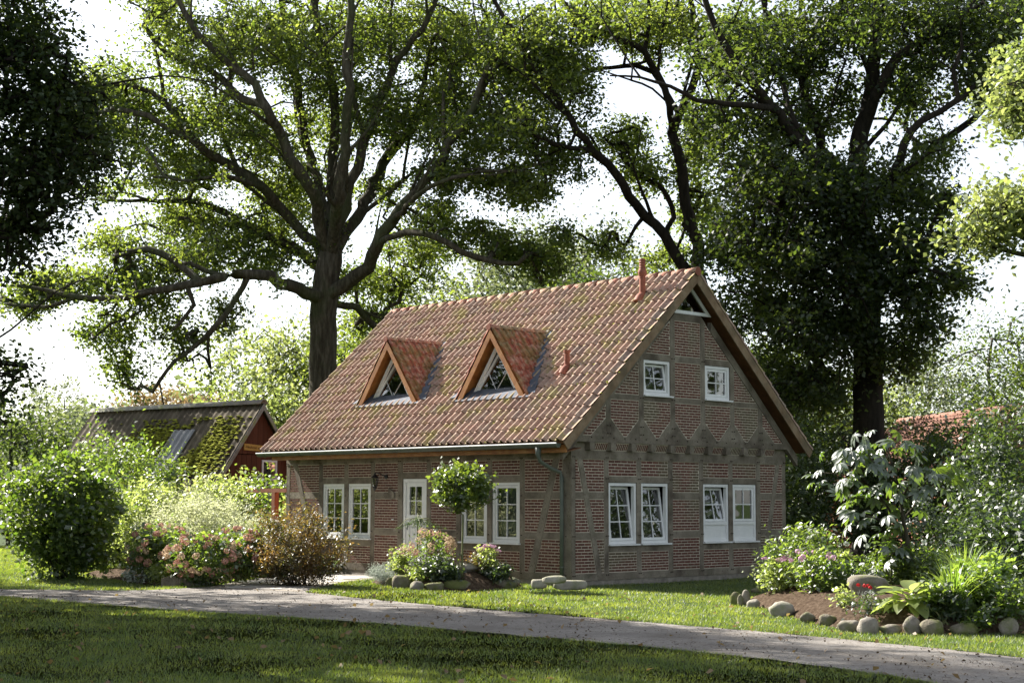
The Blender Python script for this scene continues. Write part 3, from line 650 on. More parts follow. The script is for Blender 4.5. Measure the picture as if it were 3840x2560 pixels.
# bricks: the 300 that show largest are parts, the rest one part
BRICKS.sort(key=lambda b: -b[0])
for _, poly, off in BRICKS[:300]: mb = MB(); mb.prism(poly, off); hpart(mb, 'brick', MAT['brick'])
mb = MB()
for _, poly, off in BRICKS[300:]: mb.prism(poly, off)
tag(hpart(mb, 'bricks', MAT['brick']), kind='stuff')

# --- roof
SL = .9265; ln = math.hypot(1, SL); UPV = np.array([0, 1, SL])/ln; NRM = np.array([0, -SL, 1])/ln; X0, X1 = -L-.33, .40
EAVE = np.array([X0, -.6, 3.03]); SLEN = (W/2+.6)*ln
def RF(x, t, h=0.0, back=False):    # roof point: x along, t up the slope, h above it
    p = np.array([x, -.6, 3.03])+UPV*t+NRM*h
    return p if not back else np.array([p[0], W-p[1], p[2]])
roofm = MB()
for back in (False, True):
    q = [RF(X0+.03, .03, -.03, back), RF(X1-.03, .03, -.03, back), RF(X1-.03, SLEN-.02, -.03, back), RF(X0+.03, SLEN-.02, -.03, back)]
    nb = NRM*-.07; 
    if back: nb = np.array([nb[0], -nb[1], nb[2]])
    roofm.prism(q, nb)
roof = hpart(roofm, 'roof', MAT['soffit'])
def rpart(mb, name, mat, smooth=False): o = mb.build(name, MAT[mat], None, smooth=smooth); o.parent = roof; o.matrix_parent_inverse = roof.matrix_world.inverted() if False else Matrix.Identity(4); return o
NC = 51; TW = (X1-X0)/NC; NRW = 16; TG = SLEN/NRW
prof = [(0, .0), (.04, .034), (.12, .056), (.22, .062), (.33, .050), (.41, .018), (.52, -.004), (.80, -.010), (1.04, .002)]
def tile_geo(w, l, lift=.036, th=.024):
    vs = []; fs = []; n = len(prof)
    for (t, h) in ((0, lift), (l, 0.0)):
        for px, pz in prof: vs.append((px*w, t, pz+h))
    for px, pz in prof: vs.append((px*w, 0, pz+lift-th))
    for i in range(n-1): fs.append([i, i+1, n+i+1, n+i]); fs.append([2*n+i, 2*n+i+1, i+1, i])
    fs.append([0, n, 2*n]); 
    return vs, fs
TV, TF = tile_geo(TW, TG+.05)
BASIS = Matrix(((1, UPV[0], NRM[0]), (0, UPV[1], NRM[1]), (0, UPV[2], NRM[2]))).to_4x4()
tile_me = bpy.data.meshes.new('tile'); tile_me.from_pydata(TV, [], TF); tile_me.update(); tile_me.materials.append(MAT['tile'])
tile_me.polygons.foreach_set('use_smooth', [True]*len(tile_me.polygons)); tile_me.set_sharp_from_angle(angle=rad(50)) if hasattr(tile_me, 'set_sharp_from_angle') else None
# dormers stand on this slope; tiles beneath them are left out
DORM = [dict(c=-6.87, yf=.55, w=1.19, zf=4.12, zp=5.73), dict(c=-3.07, yf=.52, w=1.18, zf=4.09, zp=5.73)]
def hidden_by_dormer(x, y):
    for d_ in DORM:
        z = 3.03+(y+.6)*SL; hw = d_['w']*(d_['zp']-z)/(d_['zp']-d_['zf'])
        if y > d_['yf']+.12 and z < d_['zp']-.25 and abs(x-d_['c']) < hw-.12: return True
    return False
tl = []
for r_ in range(NRW):
    for c_ in range(NC):
        x = X0+c_*TW; t = r_*TG; p = RF(x, t); pc = RF(x+TW/2, t+TG/2)
        if hidden_by_dormer(pc[0], pc[1]): continue
        dv = pc-CAM; D2 = dv@dv; tl.append((abs(dv@NRM)/D2**1.5, x, t))
tl.sort(key=lambda q: -q[0])
for _, x, t in tl[:300]:
    o = link('tile', tile_me, roof)
    mt = Matrix.Translation(Vector(RF(x+random.uniform(-.004, .004), t+random.uniform(-.008, .008), random.uniform(-.002, .004)))) @ BASIS @ Matrix.Rotation(random.uniform(-.012, .012), 4, 'Z')
    o.matrix_world = mt; o.matrix_parent_inverse = Matrix.Identity(4); o.matrix_basis = mt
tm = MB()
def put(mb, V, F, Mx, r=None):
    A = np.array(V); R3 = np.array(Mx.to_3x3()); T = np.array(Mx.translation); mb.add(A@R3.T+T, F, r)
for _, x, t in tl[300:]:
    mt = Matrix.Translation(Vector(RF(x+random.uniform(-.004, .004), t+random.uniform(-.008, .008), random.uniform(-.002, .004)))) @ BASIS @ Matrix.Rotation(random.uniform(-.012, .012), 4, 'Z'); put(tm, TV, TF, mt)
BB = Matrix(((-1, 0, 0), (0, -UPV[1], -NRM[1]), (0, UPV[2], NRM[2]))).to_4x4()
for r_ in range(NRW):
    for c_ in range(NC):
        p = RF(X1-c_*TW, r_*TG, 0, True); put(tm, TV, TF, Matrix.Translation(Vector(p)) @ BB)
o = rpart(tm, 'tiles', 'tile', smooth=True); o['kind'] = 'stuff'
o.data.set_sharp_from_angle(angle=rad(50))
# ridge tiles
def half_pipe(mb, p0, p1, r0, r1, th=.015, seg=8, down=.2):
    p0 = np.array(p0, float); p1 = np.array(p1, float); d = (p1-p0)/np.linalg.norm(p1-p0); a = np.cross(d, [0, 0, 1]); a /= np.linalg.norm(a); b = np.cross(a, d)
    vs = []; n = seg+1
    for p, r in ((p0, r0), (p1, r1), (p0, r0-th), (p1, r1-th)):
        for i in range(n): t = -down+(math.pi+2*down)*i/seg; vs.append(p+a*r*math.cos(t)+b*r*math.sin(t))
    fs = []
    for i in range(seg): fs += [[i, i+1, n+i+1, n+i], [2*n+i+1, 2*n+i, 3*n+i, 3*n+i+1], [i, 2*n+i, 2*n+i+1, i+1], [n+i+1, 3*n+i+1, 3*n+i, n+i]]
    mb.add(vs, fs)
zr_ = 7.045
nr = 28; step = (X1-X0+.04)/nr
for k in range(nr):
    m = MB(); x1 = X1+.03-k*step; half_pipe(m, (x1, W/2, zr_-.02), (x1-step-.03, W/2, zr_-.045), .105, .09); rpart(m, 'ridge_tile', 'ridge_tile', True)
m = MB(); m.tube([(X1+.035, W/2, zr_-.03), (X1+.015, W/2, zr_-.03)], .10, 12); rpart(m, 'ridge_end', 'terracotta')
# barge boards on both gables, both slopes
for back in (False, True):
    for xx in (X1-.035, X0+.005):
        q = [RF(xx, -.02, -.01, back), RF(xx, SLEN-.01, -.01, back), RF(xx, SLEN-.20, -.21, back), RF(xx, -.02, -.21, back)]
        m = MB(); m.prism(q, (.03, 0, 0)); rpart(m, 'barge_board', 'rafter')
# fascia, gutter, downpipe
m = MB(); m.box((X0+.35, -.50, 2.80), (X1-.06, -.46, 2.96)); rpart(m, 'fascia_board', 'orange_wood')
m = MB(); m.prism([(X0+.3, -.46, 2.80), (X0+.3, -.0, 2.9), (X0+.3, 0.0, 2.92), (X0+.3, -.46, 2.82)], (X1-X0-.4, 0, 0)); rpart(m, 'soffit_board', 'soffit')
m = MB(); vs = []; fs = []
for k, x in enumerate((X0-.02, X1-.12)):
    for j in range(9):
        t = math.pi+math.pi*j/8; vs.append((x, -.655+.075*math.cos(t), 2.985+.09*math.sin(t)))
fs = [[i, i+1, 9+i+1, 9+i] for i in range(8)]+[list(range(9)), list(range(9, 18))[::-1]]
m.add(vs, fs); gut = rpart(m, 'gutter', 'gutter_green', True); gut.data.set_sharp_from_angle(angle=rad(40))
m = MB(); m.tube([(X0-.03, -.732, 2.987), (X1-.11, -.732, 2.987)], .015, 8); rpart(m, 'gutter_rim', 'bright_zinc')
for k in range(14):
    m = MB(); x = X0+.3+k*.76; m.tube([(x, -.735, 2.98), (x, -.70, 2.915), (x, -.655, 2.89), (x, -.60, 2.93), (x, -.55, 3.0)], .009, 5); rpart(m, 'gutter_bracket', 'gutter_green')
m = MB(); m.tube([(-.32, -.655, 2.92), (-.32, -.65, 2.75), (-.32, -.60, 2.62), (-.27, -.30, 2.47), (-.22, -.10, 2.40), (-.20, -.075, 2.30), (-.20, -.075, 1.5), (-.20, -.075, .15)], [.075, .055, .045, .045, .045, .045, .045, .045], 12)
dp = rpart(m, 'downpipe', 'gutter_green', True)
m = MB(); [m.tube([(-.20, -.075, z), (-.20, -.075, z+.03)], .052, 10) for z in (.4, 1.3, 2.2)]; rpart(m, 'pipe_clamp', 'gutter_green')
# roof vent pipes
def vent(x, y, top, r, name='vent_pipe', hood=True):
    z = 3.03+(y+.6)*SL; m = MB()
    m.tube([(x, y-.16, z-.10), (x, y-.10, z+.0), (x, y-.03, z+.07), (x, y, z+.10)], [r*1.5, r*1.5, r*1.25, r], 12)
    m.tube([(x, y, z+.05), (x, y, z+top*.55)], r, 14); m.tube([(x, y, z+top*.5), (x, y, z+top*.52)], r*1.1, 14)
    if hood:
        m.tube([(x, y, z+top*.55), (x, y, z+top*.62), (x, y, z+top*.66), (x, y, z+top*.74)], [r*1.15, r*1.5, r*1.5, r*1.05], 14)
        for q in (.74, .80, .86, .92): m.tube([(x, y, z+top*q), (x, y, z+top*(q+.02)), (x, y, z+top*(q+.055))], [r*.95, r*1.15, r*.95], 14)
    else: m.tube([(x, y, z+top*.55), (x, y, z+top*.85), (x, y, z+top*.88), (x, y, z+top)], [r, r, r*1.35, r*1.35], 14)
    rpart(m, name, 'terracotta', True).data.set_sharp_from_angle(angle=rad(35))
vent(-.70, 3.08, .95, .070); vent(-1.29, 1.2, .46, .060, hood=False)
# dormers
for d_ in DORM:
    c, yf, w_, zf, zp = d_['c'], d_['yf'], d_['w'], d_['zf'], d_['zp']
    yb = (zp-3.03)/SL-.6                    # where its ridge meets the slope
    dm = MB()
    base = np.array([c, yf, zf])
    pl = [np.array([c-w_, yf, zf]), np.array([c, yf, zp]), np.array([c+w_, yf, zf])]; back = np.array([c, yb+.1, zp])
    for a, b in ((pl[0], pl[1]), (pl[1], pl[2])):
        e = b-a; nn = np.cross(e, back-pl[1]); nn = nn/np.linalg.norm(nn)
        if nn[2] < 0: nn = -nn
        foot = a if a[2] < b[2] else b
        dm.prism([foot, pl[1], back], -nn*.06)
    dorm = rpart(dm, 'dormer', 'orange_wood')
    # triangular window set back from the verge
    yw = yf+.15; zb = 3.03+(yw+.6)*SL-.03; s_ = (zp-zf)/w_
    hw = .85; hh = hw*s_
    A, B, C = np.array([c-hw, yw, zb]), np.array([c+hw, yw, zb]), np.array([c, yw, zb+hh])
    mb, Q = tri_frame(A, B, C, .07, (0, .05, 0)); o = rpart(mb, 'dormer_window', 'white_paint')
    an = .10; Q2 = [q+np.array([0, .012+(q[2]-Q[0][2])*an, 0]) for q in Q]
    mb, Q3 = tri_frame(Q2[0], Q2[1], Q2[2], .06, (0, .035, 0)); rpart(mb, 'dormer_sash', 'white_paint')
    g = MB(); g.add([q+np.array([0, .02, 0]) for q in Q3], [[0, 1, 2]]); rpart(g, 'dormer_pane', 'glass')
    m0 = (Q3[0]+Q3[1])/2
    for q in ((Q3[0]*.5+Q3[2]*.5), (Q3[1]*.5+Q3[2]*.5)):
        m = MB(); m.tube([m0+np.array([0, .01, 0]), q+np.array([0, .01, 0])], .011, 4); rpart(m, 'glazing_bar', 'white_paint')
    m = MB(); m.prism([A+[-.1, .12, -.02], B+[.1, .12, -.02], C+[0, .12, 0]], (0, .02, 0)); rpart(m, 'dormer_gloom_sheet', 'room_gloom')  # dark sheet painted as the unlit space behind the pane
    # barge boards
    for sg, nm in ((-1, 0), (1, 1)):
        P0 = np.array([c+sg*w_*.985, yf, zf+.0]); P1 = np.array([c, yf, zp-.02]); dn = np.array([-sg*s_, 0, -1.0])/math.hypot(s_, 1)*.13
        m = MB(); m.prism([P0, P1, P1+np.array([0, 0, -.2]), P0+dn], (0, -.03, 0)); rpart(m, 'dormer_barge_board', 'orange_wood')
    # tiles, clipped by the line where the dormer roof enters the slope
    for sg in (-1, 1):
        foot = np.array([c+sg*w_, yf, zf]); e = pl[1]-foot; le = np.linalg.norm(e); e = e/le; yv = np.array([0, 1, 0.]); nn = np.cross(e, yv); nn = nn if nn[2] > 0 else -nn
        rows = 5; g_ = le/rows; cw = .20
        for r_ in range(rows):
            for k in range(12):
                y0 = yf-.03+k*cw
                t_lo = r_*g_
                # drop tiles fully inside the main roof
                pc = foot+e*(t_lo+g_)+yv*(y0-yf)
                zroof = 3.03+(pc[1]+.6)*SL
                if pc[2] < zroof-.02: continue
                vs = []; 
                for (t, h) in ((t_lo-.02, .055), (t_lo+g_+.02, .028)):
                    for px, pz in prof: vs.append(foot+e*t+yv*((y0-yf)+px*cw)+nn*(pz*.75+h))
                for px, pz in prof: vs.append(foot+e*(t_lo-.02)+yv*((y0-yf)+px*cw)+nn*(pz*.75+.035))
                n = len(prof); fs = []
                for i in range(n-1): fs.append([i, i+1, n+i+1, n+i]); fs.append([2*n+i, 2*n+i+1, i+1, i])
                mb = MB(); mb.add(vs, fs); rpart(mb, 'dormer_tile', 'dormer_tile', True)
        # lead valley flashing along the junction
        z1 = zf; pts0 = np.array([c+sg*(w_+.02), yf+.02, 0]); pts1 = np.array([c+sg*.02, yb+.05, 0])
        q = []
        for p_, wdt in ((pts0, .13), (pts1, .06)): 
            zr2 = 3.03+(p_[1]+.6)*SL
            q.append((np.array([p_[0]-sg*.05, p_[1], zr2+wdt]), np.array([p_[0]+sg*(.22 if wdt > .1 else .10), p_[1], zr2+wdt-.015])))
        m = MB(); m.prism([q[0][0], q[0][1], q[1][1], q[1][0]], (0, .0, -.02)); rpart(m, 'lead_flashing', 'lead')
    m = MB(); q = [RF(c-w_-.02, (yf+.6)*ln-.02, .065), RF(c+w_+.10, (yf+.6)*ln-.02, .065), RF(c+w_+.12, (yf+.6)*ln+.42, .09), RF(c-w_-.02, (yf+.6)*ln+.42, .09)]
    m.prism(q, -NRM*.015); rpart(m, 'lead_apron', 'lead')
    for k in range(5):
        m = MB(); y0 = yf-.08+k*.36; half_pipe(m, (c, y0, zp+.035), (c, y0+.39, zp+.02), .075, .065); rpart(m, 'ridge_tile', 'ridge_tile', True)
    m = MB(); m.tube([(c, yf-.09, zp+.03), (c, yf-.07, zp+.03)], .075, 10); rpart(m, 'ridge_end', 'terracotta')
# moss cushions on the tiles
mm = MB(); ico = []
def blob(mb, p, r, sq=.5, seg=5):
    vs = [(0, 0, 1)]+[(math.cos(2*math.pi*j/seg), math.sin(2*math.pi*j/seg), .2) for j in range(seg)]
    vs = np.array(vs)*[r, r, r*sq]*(1+RG.normal(0, .25, (seg+1, 1)))+np.array(p); mb.add(vs, [[0, 1+j, 1+(j+1) % seg] for j in range(seg)])
cl = [(random.uniform(X0, X1), random.uniform(0, SLEN)**1.0, random.uniform(.15, .6)) for _ in range(95)]
for cx, ct, cr in cl:
    for _ in range(int(70*cr)):
        x = cx+random.gauss(0, cr*.9); t = ct+random.gauss(0, cr*.8)
        if not (X0 < x < X1 and 0 < t < SLEN): continue
        t = round(t/TG)*TG+random.gauss(0, .05)+.02; x = round((x-X0)/TW)*TW+X0+random.gauss(0.0, .035)
        if t < 0: continue
        q = RF(x, t, .02)
        if hidden_by_dormer(q[0], q[1]): continue
        blob(mm, q, random.uniform(.012, .035), .9)
o = rpart(mm, 'moss', 'moss'); o['kind'] = 'stuff'

# lantern and cat on the front wall
lan = thing('wall_lantern', 'black iron wall lantern with glass sides beside the white door', 'lantern', (-6.2, -.02, 2.3))
def tpart(mb, name, mat, par, smooth=False): o = mb.build(name, MAT[mat], None, smooth=smooth); o.parent = par; o.matrix_parent_inverse = Matrix.Translation(par.location).inverted(); return o
lx, ly = -6.38, -.20
m = MB(); m.tube([(-6.16, -.015, 2.36), (-6.16, -.05, 2.36)], .05, 10); m.tube([(-6.16, -.05, 2.36), (-6.25, -.10, 2.42), (-6.33, -.16, 2.45), (lx, ly, 2.45), (lx, ly, 2.40)], .013, 6); tpart(m, 'bracket', 'black_iron', lan)
m = MB(); m.tube([(lx, ly, 2.46), (lx, ly, 2.41), (lx, ly, 2.38), (lx, ly, 2.335)], [.01, .03, .06, .11], 6); tpart(m, 'cap', 'black_iron', lan)
m = MB(); m.tube([(lx, ly, 2.33), (lx, ly, 2.12)], [.088, .05], 6, cap=False); tpart(m, 'lamp_glass', 'glass', lan)
for j in range(6):
    t = 2*math.pi*j/6; m = MB(); m.tube([(lx+.09*math.cos(t), ly+.09*math.sin(t), 2.33), (lx+.052*math.cos(t), ly+.052*math.sin(t), 2.12)], .006, 4); tpart(m, 'frame_bar', 'black_iron', lan)
m = MB(); m.tube([(lx, ly, 2.125), (lx, ly, 2.10), (lx, ly, 2.05), (lx, ly, 2.02)], [.058, .05, .02, .008], 6); tpart(m, 'base', 'black_iron', lan)
m = MB(); cat = [(-6.02, 1.84), (-5.93, 1.82), (-5.84, 1.86), (-5.83, 1.95), (-5.87, 2.01), (-5.95, 2.03), (-5.965, 2.085), (-5.99, 2.06), (-6.02, 2.065), (-6.04, 2.10), (-6.06, 2.05), (-6.06, 2.0), (-6.02, 1.96), (-6.0, 1.90)]
m.prism([(x, -.03, z) for x, z in cat], (0, -.018, 0)); tag(m.build('cat_ornament', MAT['timber'], None), 'flat wooden cat figure fixed to the rail between lantern and door', 'ornament')

# ---------------------------------------------------------------- red barn on the left
BP = at_depth(967/K, 1514/K, 50); az = YAW-rad(52.7); bd = np.array([math.sin(az), math.cos(az), 0]); bn = np.array([math.cos(az), -math.sin(az), 0])
barn = thing('red_barn', 'low red boarded barn with mossy corrugated roof and one pale roof sheet', 'barn', (*(BP+bd*4)[:2], 0))
BS = 1.31; HWB = 2.75; BLEN = 8.25
def BQ(a, o, z): p = BP+bd*a+bn*o; return np.array([p[0], p[1], BP[2]+z])
def bpart(mb, name, mat, smooth=False): return tpart(mb, name, mat, barn, smooth)
for sg in (-1, 1):
    n = 150; vs = []; sl = math.hypot(1, BS); nz = np.array([bn[0]*sg*BS, bn[1]*sg*BS, 1])/sl; fs = []
    rws = 6 if sg < 0 else 2
    for j in range(rws+1):
        for i in range(n+1):
            a = -.25+(BLEN+.4)*i/n; o = (HWB+.15)*j/rws; h = .022*math.cos(i*2*math.pi/5); vs.append(BQ(a, sg*o, -BS*o)+nz*h)
    for j in range(rws):
        for i in range(n): q = j*(n+1)+i; fs.append([q, q+1, q+n+2, q+n+1])
    m = MB(); m.add(vs, fs); bpart(m, 'corrugated_roof', 'corrugate', True)
    q = [BQ(-.3, sg*.0, .0), BQ(-.3, sg*(HWB+.15), -BS*(HWB+.15)), BQ(-.3, sg*(HWB+.15), -BS*(HWB+.15)-.16), BQ(-.3, 0, -.2)]
    m = MB(); m.prism(q, bd*.04); bpart(m, 'barge_board', 'grey_cap')
m = MB(); half_pipe(m, BQ(-.3, 0, -.03), BQ(BLEN+.15, 0, -.03), .17, .17, .02, 8, -.1); bpart(m, 'ridge_cap', 'grey_cap', True)
# pale sheet
n = 30; vs = []; fs = []
sl = math.hypot(1, BS); nz = np.array([-bn[0]*BS, -bn[1]*BS, 1])/sl
for j, o in enumerate((.62, 1.95)):
    for i in range(n+1):
        a = 2.25+1.02*i/n; vs.append(BQ(a, -o, -BS*o)+nz*(.035+.022*math.cos((a+.25)*150/(BLEN+.4)*2*math.pi/5)))
for i in range(n): fs.append([i, i+1, n+2+i, n+1+i])
m = MB(); m.add(vs, fs); bpart(m, 'roof_sheet', 'light_sheet', True)
# moss on the corrugated roof
mm = MB()
for _ in range(12000):
    a = random.betavariate(1.6, 2.2)*BLEN; o = random.uniform(.3, HWB); 
    nz_ = math.sin(a*1.7+o*1.3)+math.sin(a*3.1-o*2.7+1)*.6+math.sin(o*5.1+a*.7)*.4
    if nz_ < -.75-.4*(o > 1.3) or (a > 5.0+.8*o-.4 and random.random() < .92): continue
    if 2.2 < a < 3.3 and .58 < o < 2.0: continue
    if o < .55 and random.random() < .7: continue
    i = round((a+.25)*150/(BLEN+.4)/5)*5; a2 = i*(BLEN+.4)/150-.25+random.gauss(0, .045)
    blob(mm, BQ(a2, -o, -BS*o)+nz*.012, random.uniform(.04, .10), .5)
o = bpart(mm, 'moss', 'moss'); o['kind'] = 'stuff'
gpx = []
zb = -BP[2]+0.0
nb = 24
for k in range(nb):            # vertical boards
    o0 = -HWB+.1+(2*HWB-.2)*k/nb; o1 = o0+(2*HWB-.2)/nb-.012; zt0, zt1 = -BS*abs(o0)-.04, -BS*abs(o1)-.04
    for (z0, split) in ((zb, 0), (-1.62, 1)):
        if split == 0: q = [(o0, zb), (o1, zb), (o1, min(-1.64, zt1)), (o0, min(-1.64, zt0))]
        else:
            if max(zt0, zt1) < -1.6: continue
            q = [(o0, -1.62), (o1, -1.62), (o1, max(zt1, -1.615)), (o0, max(zt0, -1.615))]
        m = MB(); m.prism([BQ(0 if split == 0 else -.04, a, z) for a, z in q], bd*.03); bpart(m, 'board', 'barn_red')
for sg in (-1, 1): m = MB(); m.prism([BQ(0.03, sg*(HWB-.12), zb), BQ(BLEN, sg*(HWB-.12), zb), BQ(BLEN, sg*(HWB-.12), -BS*HWB+.1), BQ(.03, sg*(HWB-.12), -BS*HWB+.1)], bn*sg*-.05); bpart(m, 'side_wall', 'barn_red')
m = MB(); m.prism([BQ(BLEN-.03, -HWB+.1, zb), BQ(BLEN-.03, HWB-.1, zb), BQ(BLEN-.03, HWB-.1, -BS*HWB), BQ(BLEN-.03, 0, -.1), BQ(BLEN-.03, -HWB+.1, -BS*HWB)], bd*.03); bpart(m, 'end_wall', 'barn_red')
m = MB(); 
for q in ([(.22, -1.80), (.88, -1.80), (.88, -1.86), (.22, -1.86)], [(.82, -1.86), (.88, -1.86), (.88, -2.45), (.82, -2.45)], [(.22, -1.86), (.28, -1.86), (.28, -2.45), (.22, -2.45)], [(.28, -2.39), (.82, -2.39), (.82, -2.45), (.28, -2.45)]):
    m.prism([BQ(-.0, a, z) for a, z in q], -bd*.03)
bw = bpart(m, 'window', 'white_paint')
m = MB(); m.add([BQ(-.012, a, z) for a, z in [(.28, -1.86), (.82, -1.86), (.82, -2.39), (.28, -2.39)]], [[0, 1, 2, 3]]); bpart(m, 'pane', 'glass')
m = MB(); m.box((-.3, 0, 0), (0, 0, 0)) if False else None
# sign board with its writing
m = MB(); m.prism([BQ(-.045, a, z) for a, z in [(-.62, -1.29), (.50, -1.36), (.50, -1.54), (-.62, -1.50)]], -bd*.03)
sign = m.build('sign_board', MAT['sign_wood'], None); tag(sign, 'yellow wooden sign board with dark lettering on the red barn gable', 'sign')
fc = bpy.data.curves.new('sign_lettering', 'FONT'); fc.body = '-Heuhotel zur Eiche-'; fc.size = .125; fc.extrude = .002; fc.align_x = 'CENTER'; fc.align_y = 'CENTER'
tmp = bpy.data.objects.new('tmp', fc); COL.objects.link(tmp); bpy.context.view_layer.update()
me = bpy.data.meshes.new_from_object(tmp); bpy.data.objects.remove(tmp); me.materials.append(MAT['sign_text'])
tx = link('lettering', me, sign); pc = BQ(-.08, -.06, -1.425)
rd = BQ(0, .60, -1.52)-BQ(0, -.60, -1.45); rd = rd/np.linalg.norm(rd); nn = -bd; upv = np.cross(nn, rd)
tx.matrix_basis = Matrix(((rd[0], upv[0], nn[0], pc[0]), (rd[1], upv[1], nn[1], pc[1]), (rd[2], upv[2], nn[2], pc[2]), (0, 0, 0, 1)))
# pergola post
pg_ = thing('pergola', 'reddish timber pergola post and beams under climbing vine beside the house', 'pergola', (-11.6, .2, 0))
m = MB(); m.box((-11.25, .20, 0), (-11.11, .34, 2.0)); tpart(m, 'post', 'red_post', pg_)
m = MB(); m.box((-15.2, .30, 0), (-15.06, .44, 2.0)); tpart(m, 'post', 'red_post', pg_)
for k in range(4): m = MB(); m.box((-15.6, .2+k*.7, 2.0), (-10.6, .28+k*.7, 2.10)); tpart(m, 'beam', 'red_post', pg_)

# ================================================================ vegetation
def leaf_quads(P, size, up=.4, aspect=.62, fold=.12, dirs=None):
    n = len(P); nr = RG.normal(0, 1, (n, 3)); nr[:, 2] = np.abs(nr[:, 2])*(1-up)+up*1.6; nr /= np.linalg.norm(nr, axis=1)[:, None]
    t = RG.normal(0, 1, (n, 3)) if dirs is None else dirs+RG.normal(0, .5, (n, 3))
    t -= nr*(t*nr).sum(1)[:, None]; t /= np.linalg.norm(t, axis=1)[:, None]+1e-9; s = np.cross(nr, t)
    L_ = size[:, None]; Wd = L_*aspect
    a = P-t*L_*.5; b = P+s*Wd*.5+nr*L_*fold-t*L_*.02; c = P+t*L_*.5; d_ = P-s*Wd*.5+nr*L_*fold-t*L_*.02
    return np.stack([a, b, c, d_], 1).reshape(-1, 3)
def leaves(name, P, size, mat, parent=None, **kw):
    P = np.asarray(P); n = len(P)
    V = leaf_quads(P, size, **kw); F = np.arange(4*n).reshape(n, 4)
    return mesh_np(name, V, F, MAT[mat], parent, rnd=np.repeat(RG.random(n), 4))

class Skel:
    def __init__(s, cap=60000): s.P = np.zeros((cap, 3)); s.par = np.zeros(cap, int); s.mr = np.zeros(cap); s.load = np.zeros(cap); s.ok = np.ones(cap, bool); s.n = 0
    def add(s, p, par, mr=0, ok=True): i = s.n; s.P[i] = p; s.par[i] = par; s.mr[i] = mr; s.ok[i] = ok; s.n += 1; return i
    def limb(s, start, pts, r0, r1, step=.5, wob=.06, ok=True):
        """pts: world points; start node index (or -1)"""
        Q = ([s.P[start].copy()] if start >= 0 else [])+[np.array(p, float) for p in pts]
        # catmull-rom
        E = [2*Q[0]-Q[1]]+Q+[2*Q[-1]-Q[-2]]; C = []
        for i in range(1, len(E)-2):
            a, b, c, d_ = E[i-1], E[i], E[i+1], E[i+2]; k = max(1, int(np.linalg.norm(c-b)/step))
            for j in range(k):
                t = j/k; C.append(.5*((2*b)+(c-a)*t+(2*a-5*b+4*c-d_)*t*t+(3*b-a-3*c+d_)*t**3))
        C.append(Q[-1]); ids = []; last = start; m = len(C)
        for i, p in enumerate(C):
            if i == 0 and start >= 0: continue
            r = r0+(r1-r0)*i/(m-1)
            last = s.add(p+RG.normal(0, wob*min(1, r*6), 3), last, r, ok); ids.append(last)
        return ids
    def nearest(s, p, okonly=False):
        d_ = np.linalg.norm(s.P[:s.n]-p, axis=1)
        if okonly: d_ = np.where(s.ok[:s.n], d_, 1e9)
        return int(np.argmin(d_))
    def attach(s, targets, load=1.0, sag=.12, step=.7, maxd=7.0):
        targets = np.asarray(targets); d0 = np.array([np.min(np.linalg.norm(s.P[:s.n][s.ok[:s.n]]-t, axis=1)) for t in targets])
        for t in targets[np.argsort(d0)]:
            i = s.nearest(t, True); a = s.P[i].copy(); d_ = np.linalg.norm(t-a)
            if d_ > maxd: continue
            k = max(1, int(math.ceil(d_/step))); last = i; bow = RG.normal(0, .10*d_, 3)+np.array([0, 0, sag*d_])
            for j in range(1, k+1): f = j/k; last = s.add(a+(t-a)*f+bow*math.sin(math.pi*f)*.6, last)
            s.load[last] += load
    def mesh(s, name, mat, parent, c=.0125, e=.43, sides=6, minr=.010):
        n = s.n; acc = s.load[:n].copy()+.3
        for i in range(n-1, 0, -1):
            if s.par[i] >= 0: acc[s.par[i]] += acc[i]
        r = np.maximum(s.mr[:n], np.maximum(minr, c*acc**e))
        # thin limbs do not jump in thickness
        for i in range(1, n):
            if s.par[i] >= 0: r[i] = min(r[i], r[s.par[i]])
        main = np.full(n, -1); best = np.zeros(n)
        for i in range(1, n):
            p = s.par[i]
            if p >= 0 and r[i]+.0001*acc[i] > best[p]: best[p] = r[i]+.0001*acc[i]; main[p] = i
        P = s.P[:n]; par = s.par[:n]
        has = par >= 0; idx = np.where(has)[0]
        d_ = P[idx]-P[par[idx]]; d_ /= np.linalg.norm(d_, axis=1)[:, None]+1e-9
        D = np.zeros((n, 3)); D[idx] = d_
        roots = np.where(~has)[0]
        for q in roots: D[q] = D[main[q]] if main[q] >= 0 else (0, 0, 1)
        DD = D.copy()
        for i in range(n):
            if main[i] >= 0: DD[i] = D[i]+D[main[i]]
        DD /= np.linalg.norm(DD, axis=1)[:, None]+1e-9
        def rings(C, dirs, rr):
            ref = np.array([.31, .93, .17]); a = np.cross(ref, dirs); a /= np.linalg.norm(a, axis=1)[:, None]+1e-9; b = np.cross(dirs, a)
            t = 2*np.pi*np.arange(sides)/sides
            return C[:, None, :]+rr[:, None, None]*(a[:, None, :]*np.cos(t)[None, :, None]+b[:, None, :]*np.sin(t)[None, :, None])
        RA = rings(P, DD, r); side = idx[main[par[idx]] != idx]
        RB = rings(P[par[side]], D[side], np.minimum(r[side]*1.25, r[par[side]]))
        V = np.concatenate([RA.reshape(-1, 3), RB.reshape(-1, 3)]); base = np.zeros(n, int); base[:] = -1
        st = np.zeros(n, int)
        mainc = idx[main[par[idx]] == idx]; st[mainc] = par[mainc]*sides; st[side] = n*sides+np.arange(len(side))*sides
        j = np.arange(sides); k = (j+1) % sides
        A = st[idx][:, None]; B = (idx*sides)[:, None]
        F = np.stack([A+j, A+k, B+k, B+j], 2).reshape(-1, 4)
        s.r = r
        return mesh_np(name, V, F, MAT[mat], parent, smooth=True)

